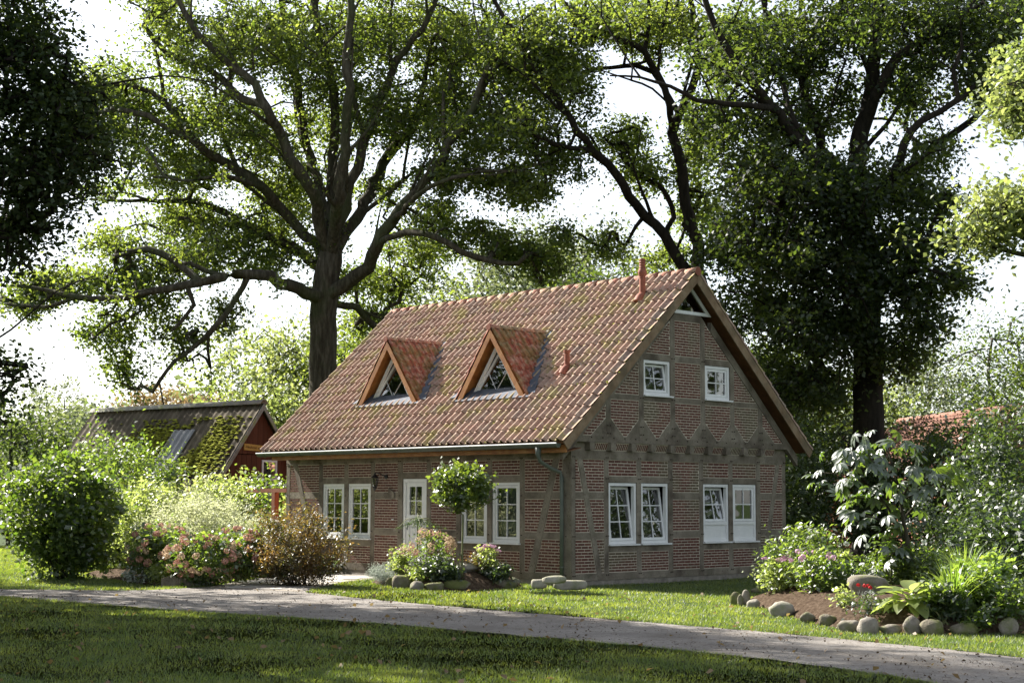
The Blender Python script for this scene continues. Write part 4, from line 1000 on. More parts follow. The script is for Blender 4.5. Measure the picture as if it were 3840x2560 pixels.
def clumps_to_leaves(C, per, sig, size, flat=.75):
    n = len(C); k = RG.poisson(per, n); P = np.repeat(C, k, axis=0)
    sg = np.repeat(sig*(.6+.8*RG.random(n)), k)
    P = P+RG.normal(0, 1, P.shape)*sg[:, None]*np.array([1, 1, flat]); return P, size*(.65+.7*RG.random(len(P)))

def blob_points(blobs, D0, holes=()):
    """blobs: (u, v, ru, rv, depth offset, depth radius, n) ellipsoids; returns points of the place"""
    out = []
    for (u, v, ru, rv, dd, rd_, n) in blobs:
        m = 0
        while m < n:
            q = RG.normal(0, 1, 3); q /= np.linalg.norm(q); q *= RG.random()**.40*(.72+.5*RG.random())
            uu, vv, dz = u+q[0]*ru, v+q[1]*rv, D0+dd+q[2]*rd_
            m += 1
            if any(((uu-hu)/hr)**2+((vv-hv)/hs)**2 < 1 for hu, hv, hr, hs in holes): continue
            out.append(at_depth(uu, vv, dz))
    return np.array(out)
def pts(lst, D0): return [at_depth(u, v, D0+d_) for u, v, d_ in lst]

def big_tree(name, label, D0, base_uv, trunk, limbs, blobs, holes, r0, rtop, mat, bark, leafsize, per, sig, maxd=7.0, group=None, up=.35, sides=7, back=0, mul=1.0):
    b = at_depth(base_uv[0], base_uv[1], D0); b[2] = 0
    t = thing(name, label, 'tree', b, group); s = Skel()
    s.add(b+np.array([0, 0, -.2]), -1, r0*1.35, False)
    tr = s.limb(0, pts(trunk, D0), r0, rtop, .5, .02, ok=False)
    for i in tr[-3:]: s.ok[i] = True
    names = {'T': tr}
    for (key, par, q, ra, rb) in limbs:
        P = pts(q, D0); st = s.nearest(P[0]) if par is None else names[par][int(np.argmin([np.linalg.norm(s.P[i]-P[0]) for i in names[par]]))]
        ids = s.limb(st, P[1:] if np.linalg.norm(s.P[st]-P[0]) < 1.0 else P, ra, rb, .45, .055); names[key] = ids
        for i in ids[:2]: s.ok[i] = False
    for gen in (0, 1):
        src = [ids for kk, ids in names.items() if kk != 'T' and (gen == 0 or str(kk).startswith('_'))]
        for ids in src:
            if gen == 1 and RG.random() < .35: continue
            for i in range(4, len(ids)-1, 5 if gen == 0 else 4):
                a = ids[i]; d_ = s.P[ids[i]]-s.P[ids[i-1]]; d_ /= np.linalg.norm(d_)+1e-9; q = RG.normal(0, 1, 3); q -= d_*(q@d_); q /= np.linalg.norm(q)
                dr = d_*.75+q*.65+np.array([0, 0, .25]); dr /= np.linalg.norm(dr); Lb = RG.uniform(1.8, 4.2)*(1 if gen == 0 else .55); P0 = s.P[a]
                side = q*.25*Lb*RG.uniform(-1, 1)
                k2 = s.limb(a, [P0+dr*Lb*.35, P0+dr*Lb*.7+side*.3+[0, 0, .06*Lb], P0+dr*Lb+side*.5], max(.02, min(.10, s.mr[a]*.42)), .012, .4, .05); names['_%d_%d' % (a, gen)] = k2
                s.load[k2[-1]] += 1; s.load[k2[len(k2)//2]] += 1
    C = blob_points([(u, v, ru, rv, dd+back, rd_, int(n*mul)) for u, v, ru, rv, dd, rd_, n in blobs], D0, holes); s.attach(C, maxd=maxd)
    tk = s.mesh('trunk', bark, None, sides=sides); tk.parent = t; tk.matrix_parent_inverse = Matrix.Translation(t.location).inverted()
    tips = s.P[:s.n][s.load[:s.n] > 0]
    P, sz = clumps_to_leaves(tips, per, sig, leafsize)
    c = leaves('crown', P, sz, mat, None, up=up); c.parent = t; c.matrix_parent_inverse = Matrix.Translation(t.location).inverted()
    return t

# ---- the great oak left of centre
limbsO = [
 ('a', 'T', [(722, 700, 0), (665, 655, -1.5), (600, 630, -2.5), (540, 632, -3), (430, 655, -4), (320, 678, -4.5), (210, 688, -5), (120, 670, -5), (40, 655, -5)], .27, .06),
 ('a2', 'a', [(560, 632, -3), (540, 690, -3), (500, 745, -3.5), (455, 790, -3.5), (400, 830, -4), (350, 900, -4)], .09, .02),
 ('a3', 'a', [(440, 653, -4), (448, 700, -4), (415, 740, -4.2), (395, 760, -4.3)], .10, .05),
 ('a4', 'a', [(470, 648, -4), (400, 600, -3), (340, 570, -3), (260, 590, -3)], .09, .03),
 ('b', 'T', [(728, 640, 0), (700, 590, 1.5), (640, 555, 2), (560, 515, 2.5), (500, 480, 2.5), (430, 458, 3), (330, 462, 3), (205, 458, 3)], .20, .05),
 ('c', 'T', [(740, 600, 0), (712, 545, 1), (660, 490, 1), (600, 430, 0), (520, 375, 0), (440, 325, -1), (340, 270, -1), (250, 245, -1)], .24, .06),
 ('c2', 'c', [(600, 430, 0), (520, 405, -2), (440, 415, -3), (350, 405, -3)], .11, .04),
 ('c3', 'c', [(440, 325, -1), (380, 235, 0), (310, 200, 0), (190, 190, 0)], .11, .04),
 ('d', 'T', [(745, 560, 0), (725, 470, -1), (690, 390, -2), (650, 320, -2), (615, 250, -3), (585, 190, -3), (520, 140, -3), (455, 80, -3), (410, 0, -3), (390, -60, -3)], .27, .08),
 ('d2', 'd', [(615, 250, -3), (540, 215, -2), (480, 160, -1), (380, 120, -1), (330, 60, -1)], .10, .04),
 ('e', 'T', [(752, 560, 0), (735, 450, 1), (712, 370, 2), (695, 270, 2), (680, 170, 2), (655, 60, 2), (640, -60, 2)], .24, .10),
 ('f', 'T', [(757, 560, 0), (762, 440, 1), (765, 330, 1), (768, 220, 1), (745, 120, 1), (720, 0, 1), (715, -80, 1)], .24, .12),
 ('g', 'T', [(765, 560, 0), (780, 430, -2), (792, 320, -2.5), (798, 200, -3), (800, 90, -3), (812, -60, -3)], .26, .12),
 ('h', 'T', [(770, 580, 0), (800, 450, 0), (835, 340, 0), (872, 230, 0), (915, 140, 0), (985, 40, 0), (1020, -40, 0)], .26, .09),
 ('i', 'T', [(778, 600, 0), (835, 470, 2), (880, 380, 3), (940, 300, 3), (1000, 220, 3), (1060, 140, 3), (1120, 40, 3)], .24, .08),
 ('j', 'T', [(785, 680, 0), (840, 610, -1), (880, 540, -2), (915, 480, -2), (975, 420, -3), (1035, 330, -3), (1080, 250, -3), (1120, 160, -3), (1170, 60, -3)], .30, .09),
 ('j2', 'j', [(900, 500, -2), (955, 450, -4), (1010, 420, -5), (1100, 395, -5), (1190, 390, -5), (1260, 370, -5)], .12, .03),
 ('k', 'j', [(870, 555, -2), (930, 532, -3), (1000, 545, -4), (1060, 575, -4), (1120, 598, -4), (1190, 606, -4)], .13, .03),
 ('l', 'T', [(775, 700, 0), (820, 705, 2), (860, 725, 2.5), (900, 740, 3)], .12, .04),
]
blobsO = [(120, 655, 120, 45, -5, 1.4, 75), (60, 700, 70, 40, -5, 1.2, 28), (300, 640, 130, 60, -4, 2.0, 70), (240, 560, 100, 45, -3, 2, 35),
 (420, 600, 120, 60, -2, 3, 70), (250, 760, 90, 60, -4, 1.5, 42), (290, 850, 60, 60, -4, 1.2, 26), (420, 770, 70, 60, -4, 1.3, 34), (520, 730, 50, 60, -3, 1.3, 22), (355, 700, 80, 40, -4, 1.3, 20),
 (520, 560, 110, 70, 0, 3, 80), (420, 500, 130, 60, 2, 3, 90), (620, 600, 60, 50, 0, 3, 34), (640, 480, 90, 90, 2, 3.5, 90),
 (260, 440, 80, 30, 2, 2, 14), (330, 300, 130, 90, 0, 3, 120), (250, 200, 110, 80, 0, 3, 85), (430, 390, 120, 60, 0, 4, 90), (500, 270, 110, 80, -1, 4, 95), (180, 290, 70, 60, 0, 2, 30),
 (430, 120, 110, 90, -2, 4, 80), (560, 90, 120, 110, -2, 4, 120), (370, 20, 80, 60, -2, 3, 40), (620, 320, 90, 90, 1, 5, 90), (700, 120, 120, 130, 0, 5, 150), (680, 430, 60, 70, 3, 4, 40),
 (840, 80, 120, 110, 0, 5, 130), (760, 280, 80, 110, 2, 4, 70), (880, 260, 90, 100, 0, 4, 100), (990, 80, 110, 110, 1, 5, 120), (1010, 260, 100, 100, 0, 5, 120), (880, 430, 70, 70, 2, 3, 35),
 (1110, 120, 120, 130, 0, 5, 150), (1130, 290, 110, 80, -2, 4, 100), (1060, 400, 110, 55, -4, 2.5, 70), (1180, 420, 100, 60, -4, 2.5, 60), (1000, 500, 70, 50, -2, 2.5, 40), (960, 590, 90, 70, 3, 3, 70), (880, 660, 80, 70, 4, 3, 60),
 (1080, 540, 80, 40, -4, 2, 34), (1170, 570, 70, 45, -4, 2, 42), (1250, 600, 60, 50, -4, 2, 44), (800, 640, 50, 40, 3, 2, 24), (840, 740, 70, 40, 3, 2, 34), (740, 560, 40, 60, -1.5, 1, 22), (760, 660, 45, 40, -1.5, .8, 16),
 (1230, 180, 90, 110, -1, 4, 80), (500, -60, 400, 60, 0, 6, 120), (1000, -60, 300, 60, 0, 6, 100)]
holesO = [(655, 235, 42, 26), (300, 490, 90, 22), (1090, 470, 26, 20), (905, 395, 28, 28), (935, 480, 26, 22), (640, 650, 60, 12), (140, 500, 70, 70), (200, 60, 60, 60), (350, 145, 30, 25), (465, 690, 20, 26)]
big_tree('oak_tree', 'huge old oak with spreading bare-stemmed limbs rising behind the left end of the tiled roof', 60, (742, 950),
 [(742, 1040, 0), (742, 900, 0), (742, 800, 0), (742, 730, 0), (745, 690, 0), (752, 640, 0), (757, 590, 0)], limbsO, blobsO, holesO, .64, .50, 'oak_leaf', 'bark', .16, 36, .30, maxd=6.5, up=.25, sides=9, back=2.0, mul=1.3)
# ---- leaning pair of trunks behind the ridge
limbsM = [
 ('a', 'T', [(1590, 640, 0), (1555, 590, 0), (1520, 545, 0), (1480, 490, 0), (1435, 430, -1), (1395, 375, -1), (1360, 350, -1.5), (1330, 300, -2), (1295, 245, -2), (1255, 190, -2), (1215, 130, -2), (1170, 60, -2), (1120, -20, -2)], .23, .07),
 ('a2', 'a', [(1370, 360, -1.5), (1310, 340, -2.5), (1240, 315, -3), (1180, 270, -3)], .09, .03),
 ('a3', 'a', [(1520, 545, 0), (1545, 480, 1), (1500, 410, 1), (1420, 378, 1)], .09, .03),
 ('b', 'T', [(1615, 640, 0), (1600, 560, 0), (1575, 460, 0), (1560, 380, 0), (1550, 300, 0), (1575, 230, 0), (1600, 170, 0), (1600, 80, 0), (1580, -20, 0)], .26, .10),
 ('b2', 'b', [(1552, 320, 0), (1540, 240, -1), (1510, 170, -1), (1480, 120, -1.5), (1495, 40, -1.5), (1480, -40, -1.5)], .12, .06),
 ('b3', 'b', [(1545, 240, 0), (1500, 205, -1), (1450, 185, -2), (1405, 170, -2.5)], .05, .012),
 ('b4', 'b', [(1545, 235, 0), (1500, 165, 1), (1460, 150, 1), (1400, 158, 1)], .05, .012),
 ('b5', 'b2', [(1480, 120, -1.5), (1400, 80, -2), (1330, 30, -2)], .08, .03),
]
blobsM = [(1230, 110, 100, 110, -2, 3, 110), (1310, 200, 80, 90, -2, 3, 75), (1200, 300, 90, 70, -3, 2.5, 70), (1300, 370, 80, 50, -2, 2.5, 45), (1440, 40, 110, 70, -1, 4, 90), (1480, 110, 60, 40, 1, 2, 22), (1440, 310, 60, 70, 2, 2, 60), (1480, 400, 70, 60, 1, 2.5, 55),
 (1340, 60, 90, 60, -2, 3, 60), (1560, 60, 70, 70, 0, 3, 60), (1600, 330, 60, 90, 2, 3, 55), (1600, 470, 60, 80, 2, 3, 60), (1660, 130, 60, 90, 0, 3, 60), (1540, 590, 60, 40, 3, 2, 30), (1230, 440, 60, 40, -3, 2, 24), (1400, 570, 60, 40, -1, 2, 24), (1280, 540, 50, 30, -3, 1.5, 14)]
holesM = [(1420, 215, 60, 60), (1270, 245, 24, 30), (1475, 250, 60, 40), (1300, 445, 40, 45), (1400, 470, 50, 60), (1515, 330, 22, 50), (1300, 70, 20, 14)]
big_tree('oak_tree', 'slender oak with a forked leaning trunk behind the ridge and vent pipe', 58, (1605, 760),
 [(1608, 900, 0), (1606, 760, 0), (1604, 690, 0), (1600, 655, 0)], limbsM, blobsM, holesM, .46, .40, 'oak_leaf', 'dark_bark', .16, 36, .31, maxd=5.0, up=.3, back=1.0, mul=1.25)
# ---- the dark oak on the right
limbsR = [
 ('t2', 'T', [(1985, 560, 0), (1978, 480, 0), (1968, 400, 0), (1975, 330, 0), (2000, 235, 0), (2008, 150, 0), (2015, 60, 0), (2025, -50, 0)], .38, .16),
 ('a', 't2', [(1980, 500, 0), (1920, 420, -2), (1860, 350, -2), (1810, 290, -2), (1775, 240, -2.5), (1735, 195, -3), (1690, 140, -3), (1640, 60, -3), (1610, -30, -3)], .27, .09),
 ('a2', 'a', [(1790, 262, -2), (1740, 245, -3), (1680, 240, -3.5), (1600, 230, -4), (1540, 200, -4), (1470, 178, -4), (1400, 175, -4)], .12, .025),
 ('b', 't2', [(1975, 440, 0), (1910, 370, 1), (1872, 280, 1), (1848, 185, 1), (1885, 110, 1), (1925, 40, 1), (1940, -50, 1)], .20, .09),
 ('b2', 'b', [(1850, 190, 1), (1805, 135, 0), (1770, 60, 0), (1745, -30, 0)], .12, .06),
 ('c', 't2', [(1990, 300, 0), (2025, 190, -1), (2062, 130, -1), (2122, 92, -1), (2185, 55, -1), (2260, 10, -1)], .22, .08),
 ('d', 't2', [(1985, 540, 0), (2030, 450, -2), (2052, 400, -2.5), (2078, 335, -3), (2118, 280, -3), (2165, 255, -3), (2200, 225, -3), (2190, 165, -3), (2210, 110, -3)], .22, .06),
 ('e', 't2', [(1990, 500, 0), (2050, 430, 1), (2110, 370, 1), (2170, 320, 1), (2240, 270, 1), (2300, 200, 1)], .18, .06),
 ('f', 'T', [(1988, 620, 0), (1940, 520, -2), (1900, 460, -3), (1850, 440, -3), (1780, 470, -4)], .16, .05),
 ('g', 'T', [(1990, 800, 0), (1930, 740, -2), (1860, 720, -3), (1790, 760, -4)], .12, .04),
 ('h', 'T', [(1995, 700, 0), (2060, 640, -2), (2130, 620, -3), (2200, 640, -3)], .12, .04),
]
blobsR = [(1700, 120, 90, 110, -2, 4, 120), (1640, 280, 70, 90, -2, 3, 70), (1830, 90, 110, 100, 0, 4, 140), (1760, 300, 90, 90, -1, 4, 90), (1900, 230, 90, 90, 1, 4, 95), (2000, 60, 120, 90, 0, 5, 150), (2150, 60, 110, 90, -1, 4, 140), (2290, 60, 90, 90, -1, 4, 110), (2250, 190, 70, 80, -1, 3, 75),
 (2100, 200, 80, 80, 0, 4, 90), (1730, 430, 100, 80, -2, 4, 130), (1850, 430, 110, 90, -3, 4, 170), (1960, 450, 110, 90, -3, 3, 150), (2090, 440, 80, 80, -2, 3, 90), (2160, 350, 60, 50, -1, 3, 40), (1700, 560, 100, 80, -2, 4, 150), (1830, 580, 110, 90, -3, 4, 170), (1960, 620, 110, 100, -3.5, 2, 150), (2080, 560, 80, 70, -3, 3, 90), (2170, 470, 40, 50, -3, 2, 28),
 (1720, 700, 90, 80, -1, 3.5, 120), (1850, 740, 110, 90, -2, 4, 160), (1970, 780, 90, 70, -3.5, 2, 90), (2100, 690, 90, 60, -3, 3, 80), (2200, 640, 60, 40, -3, 2, 34), (2180, 560, 50, 30, -3, 2, 22), (1790, 870, 90, 80, 0, 3, 110), (1880, 900, 70, 70, -1, 3, 80), (2080, 820, 60, 60, -2, 2, 50), (2130, 760, 50, 40, -3, 2, 26), (2000, -70, 420, 60, 0, 6, 180), (1760, 1000, 80, 90, 1, 3, 90)]
holesR = [(1700, 185, 22, 24), (2130, 215, 20, 18), (2070, 330, 18, 20), (2230, 400, 60, 70), (2230, 260, 14, 40), (1660, 410, 20, 22), (2040, 730, 36, 34), (1800, 660, 26, 14), (2250, 720, 70, 60), (1700, 700, 28, 22), (1595, 420, 16, 20), (2125, 880, 40, 40)]
big_tree('oak_tree', 'massive dark oak in full leaf with a black trunk behind the gable', 52, (1995, 1050),
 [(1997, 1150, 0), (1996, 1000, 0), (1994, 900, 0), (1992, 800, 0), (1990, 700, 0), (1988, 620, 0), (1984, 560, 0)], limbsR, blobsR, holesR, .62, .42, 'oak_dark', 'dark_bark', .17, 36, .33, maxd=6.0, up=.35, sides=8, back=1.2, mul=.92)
# ---- dark tree whose boughs hang in at the left edge (its trunk stands left of the frame)
limbsK = [('a', 'T', [(-420, 600, 0), (-250, 450, 0), (-100, 330, 1), (40, 230, 1), (150, 200, 1)], .18, .05),
 ('b', 'T', [(-420, 750, 0), (-280, 650, 1), (-120, 560, 1), (0, 520, 1), (100, 530, 1)], .14, .03),
 ('c', 'T', [(-420, 450, 0), (-300, 200, 0), (-150, 0, 0), (0, -150, 0)], .16, .05), ('e', 'T', [(-420, 450, 0), (-550, 150, 2), (-650, -100, 2)], .16, .05), ('f', 'T', [(-430, 500, 0), (-600, 350, -2), (-750, 200, -2)], .16, .05),
 ('g', 'T', [(-410, -100, 0), (-250, -350, 0), (-50, -600, 0), (80, -750, 0)], .16, .05), ('d', 'T', [(-420, 900, 0), (-280, 850, 1), (-150, 820, 1), (-20, 830, 1), (60, 840, 1)], .10, .02)]
blobsK = [(40, 90, 120, 110, 1, 2, 180), (120, 240, 120, 90, 1, 1.8, 190), (60, 370, 130, 90, 1, 1.8, 150), (185, 350, 100, 70, 1, 1.2, 95), (130, 440, 110, 60, 1, 1.2, 70), (50, 520, 90, 60, 1, 1.2, 60), (20, 600, 90, 60, 1, 1, 36), (-20, 840, 60, 40, 1, 1, 18), (30, 850, 60, 30, 1, .8, 12), (-10, 940, 50, 50, 1, .8, 18), (-100, 400, 140, 250, 1, 3, 260), (-250, 0, 260, 200, 0, 4, 330), (20, -80, 160, 90, 1, 3, 110),
 (-100, -500, 300, 250, 0, 4, 330), (80, -760, 300, 170, 0, 4.5, 300), (-400, -700, 350, 200, 0, 4, 250), (-450, 100, 260, 260, 0, 4, 300), (-650, 50, 250, 280, -1, 4, 300), (-400, -350, 420, 220, 0, 4.5, 330)]
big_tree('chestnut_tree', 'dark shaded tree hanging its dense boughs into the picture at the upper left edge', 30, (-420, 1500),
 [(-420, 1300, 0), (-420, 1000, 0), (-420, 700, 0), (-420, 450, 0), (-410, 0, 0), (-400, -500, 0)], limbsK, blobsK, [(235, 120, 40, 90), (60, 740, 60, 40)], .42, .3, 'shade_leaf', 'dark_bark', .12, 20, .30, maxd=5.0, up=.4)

# ---- generic trees described by a base point, height and crown
def simple_tree(name, label, base, H, R, mat='pale_leaf', bark='bark', ncl=220, per=30, leaf=.2, sig=.5, crown_lo=.3, r0=None, group=None, squash=1.0, up=.3, lean=(0, 0), seed=None, cat='tree', lumps=9, maxd=9):
    b = np.array([base[0], base[1], 0.]); t = thing(name, label, cat, b, group); s = Skel(12000); r0 = r0 or H*.018
    s.add(b-[0, 0, .2], -1, r0*1.3, False); top = b+np.array([lean[0], lean[1], H*.86])
    tr = s.limb(0, [b+(top-b)*f+np.append(RG.normal(0, .03*H*f, 2)*(f < 1), 0) for f in (crown_lo*.5, crown_lo, .55, .8, 1)], r0, .04, .5, .03)
    for i in tr[:int(len(tr)*crown_lo)]: s.ok[i] = False
    cc = b+np.array([lean[0]*.6, lean[1]*.6, H*(crown_lo+1)/2]); rz = H*(1-crown_lo)/2
    L_ = [cc+np.array([R*.62*math.cos(a)*q, R*.62*math.sin(a)*q, rz*h]) for a, q, h in [(RG.random()*6.28, .4+.7*RG.random(), RG.uniform(-.62, .62)) for _ in range(lumps)]]+[cc+np.array([0, 0, rz*.55])]
    C = []
    for k in range(ncl):
        c = L_[k % len(L_)]; q = RG.normal(0, 1, 3); q /= np.linalg.norm(q); C.append(c+q*RG.random()**.35*np.array([R*.5, R*.5, rz*.42*squash]))
    s.attach(C, maxd=maxd, step=.9)
    tk = s.mesh('trunk', bark, None, c=.010, minr=.012); tk.parent = t; tk.matrix_parent_inverse = Matrix.Translation(t.location).inverted()
    P, sz = clumps_to_leaves(s.P[:s.n][s.load[:s.n] > 0], per, sig, leaf)
    c = leaves('crown', P, sz, mat, None, up=up); c.parent = t; c.matrix_parent_inverse = Matrix.Translation(t.location).inverted(); return t
def tree_at(u, vtop, D, **kw):
    p = at_depth(u, 1148, D); top = at_depth(u, vtop, D); kw.setdefault('H', top[2]); return simple_tree(base=p, **kw)
# shade trees standing left of the frame, on the sunny side of the lawn
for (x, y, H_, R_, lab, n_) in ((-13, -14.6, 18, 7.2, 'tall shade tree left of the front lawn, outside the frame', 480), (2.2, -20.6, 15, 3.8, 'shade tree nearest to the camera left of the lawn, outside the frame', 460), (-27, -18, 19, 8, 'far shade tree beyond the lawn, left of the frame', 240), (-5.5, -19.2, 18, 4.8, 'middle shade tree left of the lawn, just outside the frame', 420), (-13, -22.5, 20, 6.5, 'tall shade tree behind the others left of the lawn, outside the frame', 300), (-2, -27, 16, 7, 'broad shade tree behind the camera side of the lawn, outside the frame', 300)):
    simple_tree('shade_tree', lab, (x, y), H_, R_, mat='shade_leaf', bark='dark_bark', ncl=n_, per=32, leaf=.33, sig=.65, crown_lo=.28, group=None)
for (x, y, H_, R_, lab) in ((26, 10, 15, 6, 'tall tree right of the frame, facing the gable'), (33, 21, 17, 7, 'tall tree far right of the frame, facing the gable'), (21, 27, 16, 6, 'tall tree beyond the right garden, outside the frame')):
    simple_tree('garden_tree', lab, (x, y), H_, R_, mat='shade_leaf', bark='dark_bark', ncl=170, per=24, leaf=.42, sig=.8, crown_lo=.04)
# trees seen beyond the house and barn
tree_at(650, 700, 70, name='ash_tree', label='pale green sunlit tree between the barn and the great oak', R=5.2, mat='pale_leaf', ncl=330, per=34, leaf=.22, crown_lo=.02)
tree_at(600, 860, 64, name='ash_tree', label='lower pale green tree just right of the barn gable', R=3.6, mat='pale_leaf', ncl=170, per=34, leaf=.2, crown_lo=.0)
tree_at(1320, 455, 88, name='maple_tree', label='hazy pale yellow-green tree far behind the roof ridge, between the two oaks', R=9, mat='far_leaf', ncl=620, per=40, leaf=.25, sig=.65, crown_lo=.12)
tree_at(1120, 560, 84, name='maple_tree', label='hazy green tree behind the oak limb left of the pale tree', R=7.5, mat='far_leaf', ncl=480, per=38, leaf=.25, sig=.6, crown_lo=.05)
tree_at(1470, 540, 80, name='maple_tree', label='dark green tree far behind the ridge, left of the vent pipe', R=5, mat='oak_dark', ncl=220, per=34, leaf=.24, crown_lo=.05)
tree_at(960, 620, 72, name='hornbeam_tree', label='bright green tree behind the left half of the ridge', R=6, mat='oak_leaf', ncl=300, per=36, leaf=.22, crown_lo=.05)
tree_at(830, 700, 68, name='hornbeam_tree', label='green tree behind the left rake of the roof, beside the oak trunk', R=4.4, mat='oak_leaf', ncl=220, per=34, leaf=.2, crown_lo=.0)
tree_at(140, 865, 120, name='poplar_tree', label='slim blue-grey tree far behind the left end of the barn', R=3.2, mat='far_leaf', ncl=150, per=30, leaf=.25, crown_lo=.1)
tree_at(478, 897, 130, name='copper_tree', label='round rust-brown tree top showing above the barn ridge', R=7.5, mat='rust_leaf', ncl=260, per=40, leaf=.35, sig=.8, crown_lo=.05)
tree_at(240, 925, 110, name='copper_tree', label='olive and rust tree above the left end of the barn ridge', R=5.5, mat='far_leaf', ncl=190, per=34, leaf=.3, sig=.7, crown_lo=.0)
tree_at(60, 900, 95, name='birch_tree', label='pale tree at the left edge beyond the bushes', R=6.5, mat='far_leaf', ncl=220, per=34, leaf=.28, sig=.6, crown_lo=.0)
tree_at(20, 940, 60, name='rowan_tree', label='darker rowan at the left edge above the big bush', R=3.5, mat='oak_dark', ncl=170, per=34, leaf=.17, sig=.4, crown_lo=.0)
tree_at(1700, 760, 66, name='beech_tree', label='dark beech close behind the right rake of the roof', R=5, mat='oak_dark', ncl=330, per=36, leaf=.2, crown_lo=.0, bark='dark_bark')
tree_at(1850, 800, 64, name='beech_tree', label='dark beech left of the black oak trunk', R=5, mat='shade_leaf', ncl=330, per=36, leaf=.2, crown_lo=.0, bark='dark_bark')
tree_at(2150, 760, 85, name='lime_tree', label='light leafy tree over the low red roof, right of the oak trunk', R=5.5, mat='far_leaf', ncl=230, per=30, leaf=.22, crown_lo=.15)
tree_at(2290, 700, 78, name='lime_tree', label='thin dark-stemmed tree standing behind the red roof at the right', R=4.8, mat='oak_dark', ncl=190, per=24, leaf=.2, crown_lo=.35)
tree_at(2060, 880, 72, name='lime_tree', label='yellow-green low tree beside the oak trunk above the eaves of the red roof', R=3.2, mat='pale_leaf', ncl=140, per=30, leaf=.2, crown_lo=.0)
# sunlit tree whose boughs reach in at the right edge
limbsS = [('a', 'T', [(2620, 700, 0), (2500, 450, 0), (2400, 320, 0), (2300, 250, 0)], .15, .04), ('b', 'T', [(2620, 800, 0), (2500, 650, 0), (2380, 560, 0), (2270, 500, 0)], .12, .03), ('c', 'T', [(2620, 500, 0), (2600, 200, 0), (2550, 0, 0)], .16, .05)]
big_tree('maple_tree', 'bright sunlit tree reaching its pale boughs in at the right edge', 40, (2620, 1500), [(2620, 1250, 0), (2620, 1000, 0), (2620, 700, 0), (2620, 500, 0)], limbsS,
 [(2330, 250, 55, 90, 0, 1.6, 60), (2400, 200, 90, 120, 0, 2, 90), (2290, 490, 75, 60, 0, 1.6, 62), (2370, 480, 80, 80, 0, 2, 70), (2270, 560, 50, 30, 0, 1, 16), (2600, 250, 200, 300, 1, 3.5, 260)], [], .3, .2, 'pale_leaf', 'bark', .17, 30, .33, up=.35)

# ---- low red-roofed house at the right
def low_house():
    h = thing('red_roof_house', 'long low brick house with sunlit orange-red tiled roof behind the right-hand garden', 'house', at_depth(2220, 1148, 58)*[1, 1, 0])
    A = at_depth(2075, 968, 64); B = at_depth(2420, 930, 52); e = (B-A); e[2] = 0; Lh = np.linalg.norm(e); e /= Lh; n = np.array([e[1], -e[0], 0])
    if (CAM-A)@n < 0: n = -n
    def Q(a, o, z): p = A+e*a+n*o; return np.array([p[0], p[1], z])
    zr2 = A[2]; ze = 2.45; hw = 3.6
    def hpt(mb, name, mat, sm=False): return tpart(mb, name, mat, h, sm)
    rows, cols = 12, 46; m = MB()
    for r_ in range(rows):
        f0, f1 = r_/rows, (r_+1)/rows
        for c_ in range(cols):
            a0, a1 = -.4+(Lh+.8)*c_/cols, -.4+(Lh+.8)*(c_+1)/cols; vs = []
            for (f, h_) in ((f1, .05), (f0, .0)):
                for q, b_ in ((0, 0), (.25, .05), (.55, .05), (.8, 0), (1, 0)): vs.append(Q(a0+(a1-a0)*q, (hw+.4)*f, zr2-(zr2-ze)*f+b_+h_))
            m.add(vs, [[i, i+1, 6+i, 5+i] for i in range(4)])
    o = hpt(m, 'tiles', 'far_roof', True); o['kind'] = 'stuff'
    m = MB(); m.prism([Q(-.3, -hw, ze-.05), Q(-.3, 0, zr2-.08), Q(-.3, hw+.3, ze-.05)], e*(Lh+.6)); hpt(m, 'roof', 'far_roof')
    m = MB(); half_pipe(m, Q(-.4, 0, zr2+.02), Q(Lh+.4, 0, zr2+.02), .14, .14); hpt(m, 'ridge', 'far_roof', True)
    m = MB(); m.prism([Q(0, hw-.1, 0), Q(Lh, hw-.1, 0), Q(Lh, hw-.1, ze), Q(0, hw-.1, ze)], -n*.3); hpt(m, 'wall', 'far_brick')
    m = MB(); m.prism([Q(0, -hw+.1, 0), Q(0, hw-.4, 0), Q(0, hw-.4, ze), Q(0, 0, zr2-.1), Q(0, -hw+.1, ze)], e*.3); hpt(m, 'end_wall', 'far_brick')
    m = MB()
    for k in range(26): m.prism([Q(0, hw-.1, .25+k*.083), Q(Lh, hw-.1, .25+k*.083), Q(Lh, hw-.1, .262+k*.083), Q(0, hw-.1, .262+k*.083)], n*.004)
    hpt(m, 'mortar_courses', 'mortar')
    for a in (3.2, 7.5):
        m = MB(); m.prism([Q(a, hw-.09, 1.0), Q(a+1, hw-.09, 1.0), Q(a+1, hw-.09, 2.1), Q(a, hw-.09, 2.1)], n*.05); w_ = hpt(m, 'window', 'white_paint')
        for i in range(2): m = MB(); x0 = a+.07+.46*i; m.add([Q(x0, hw-.03, 1.07), Q(x0+.4, hw-.03, 1.07), Q(x0+.4, hw-.03, 2.03), Q(x0, hw-.03, 2.03)], [[0, 1, 2, 3]]); o = m.build('pane', MAT['glass'], w_)
    m = MB(); m.tube([Q(-.4, hw+.45, ze-.02), Q(Lh+.4, hw+.45, ze-.02)], .06, 8); hpt(m, 'gutter', 'zinc')
low_house()

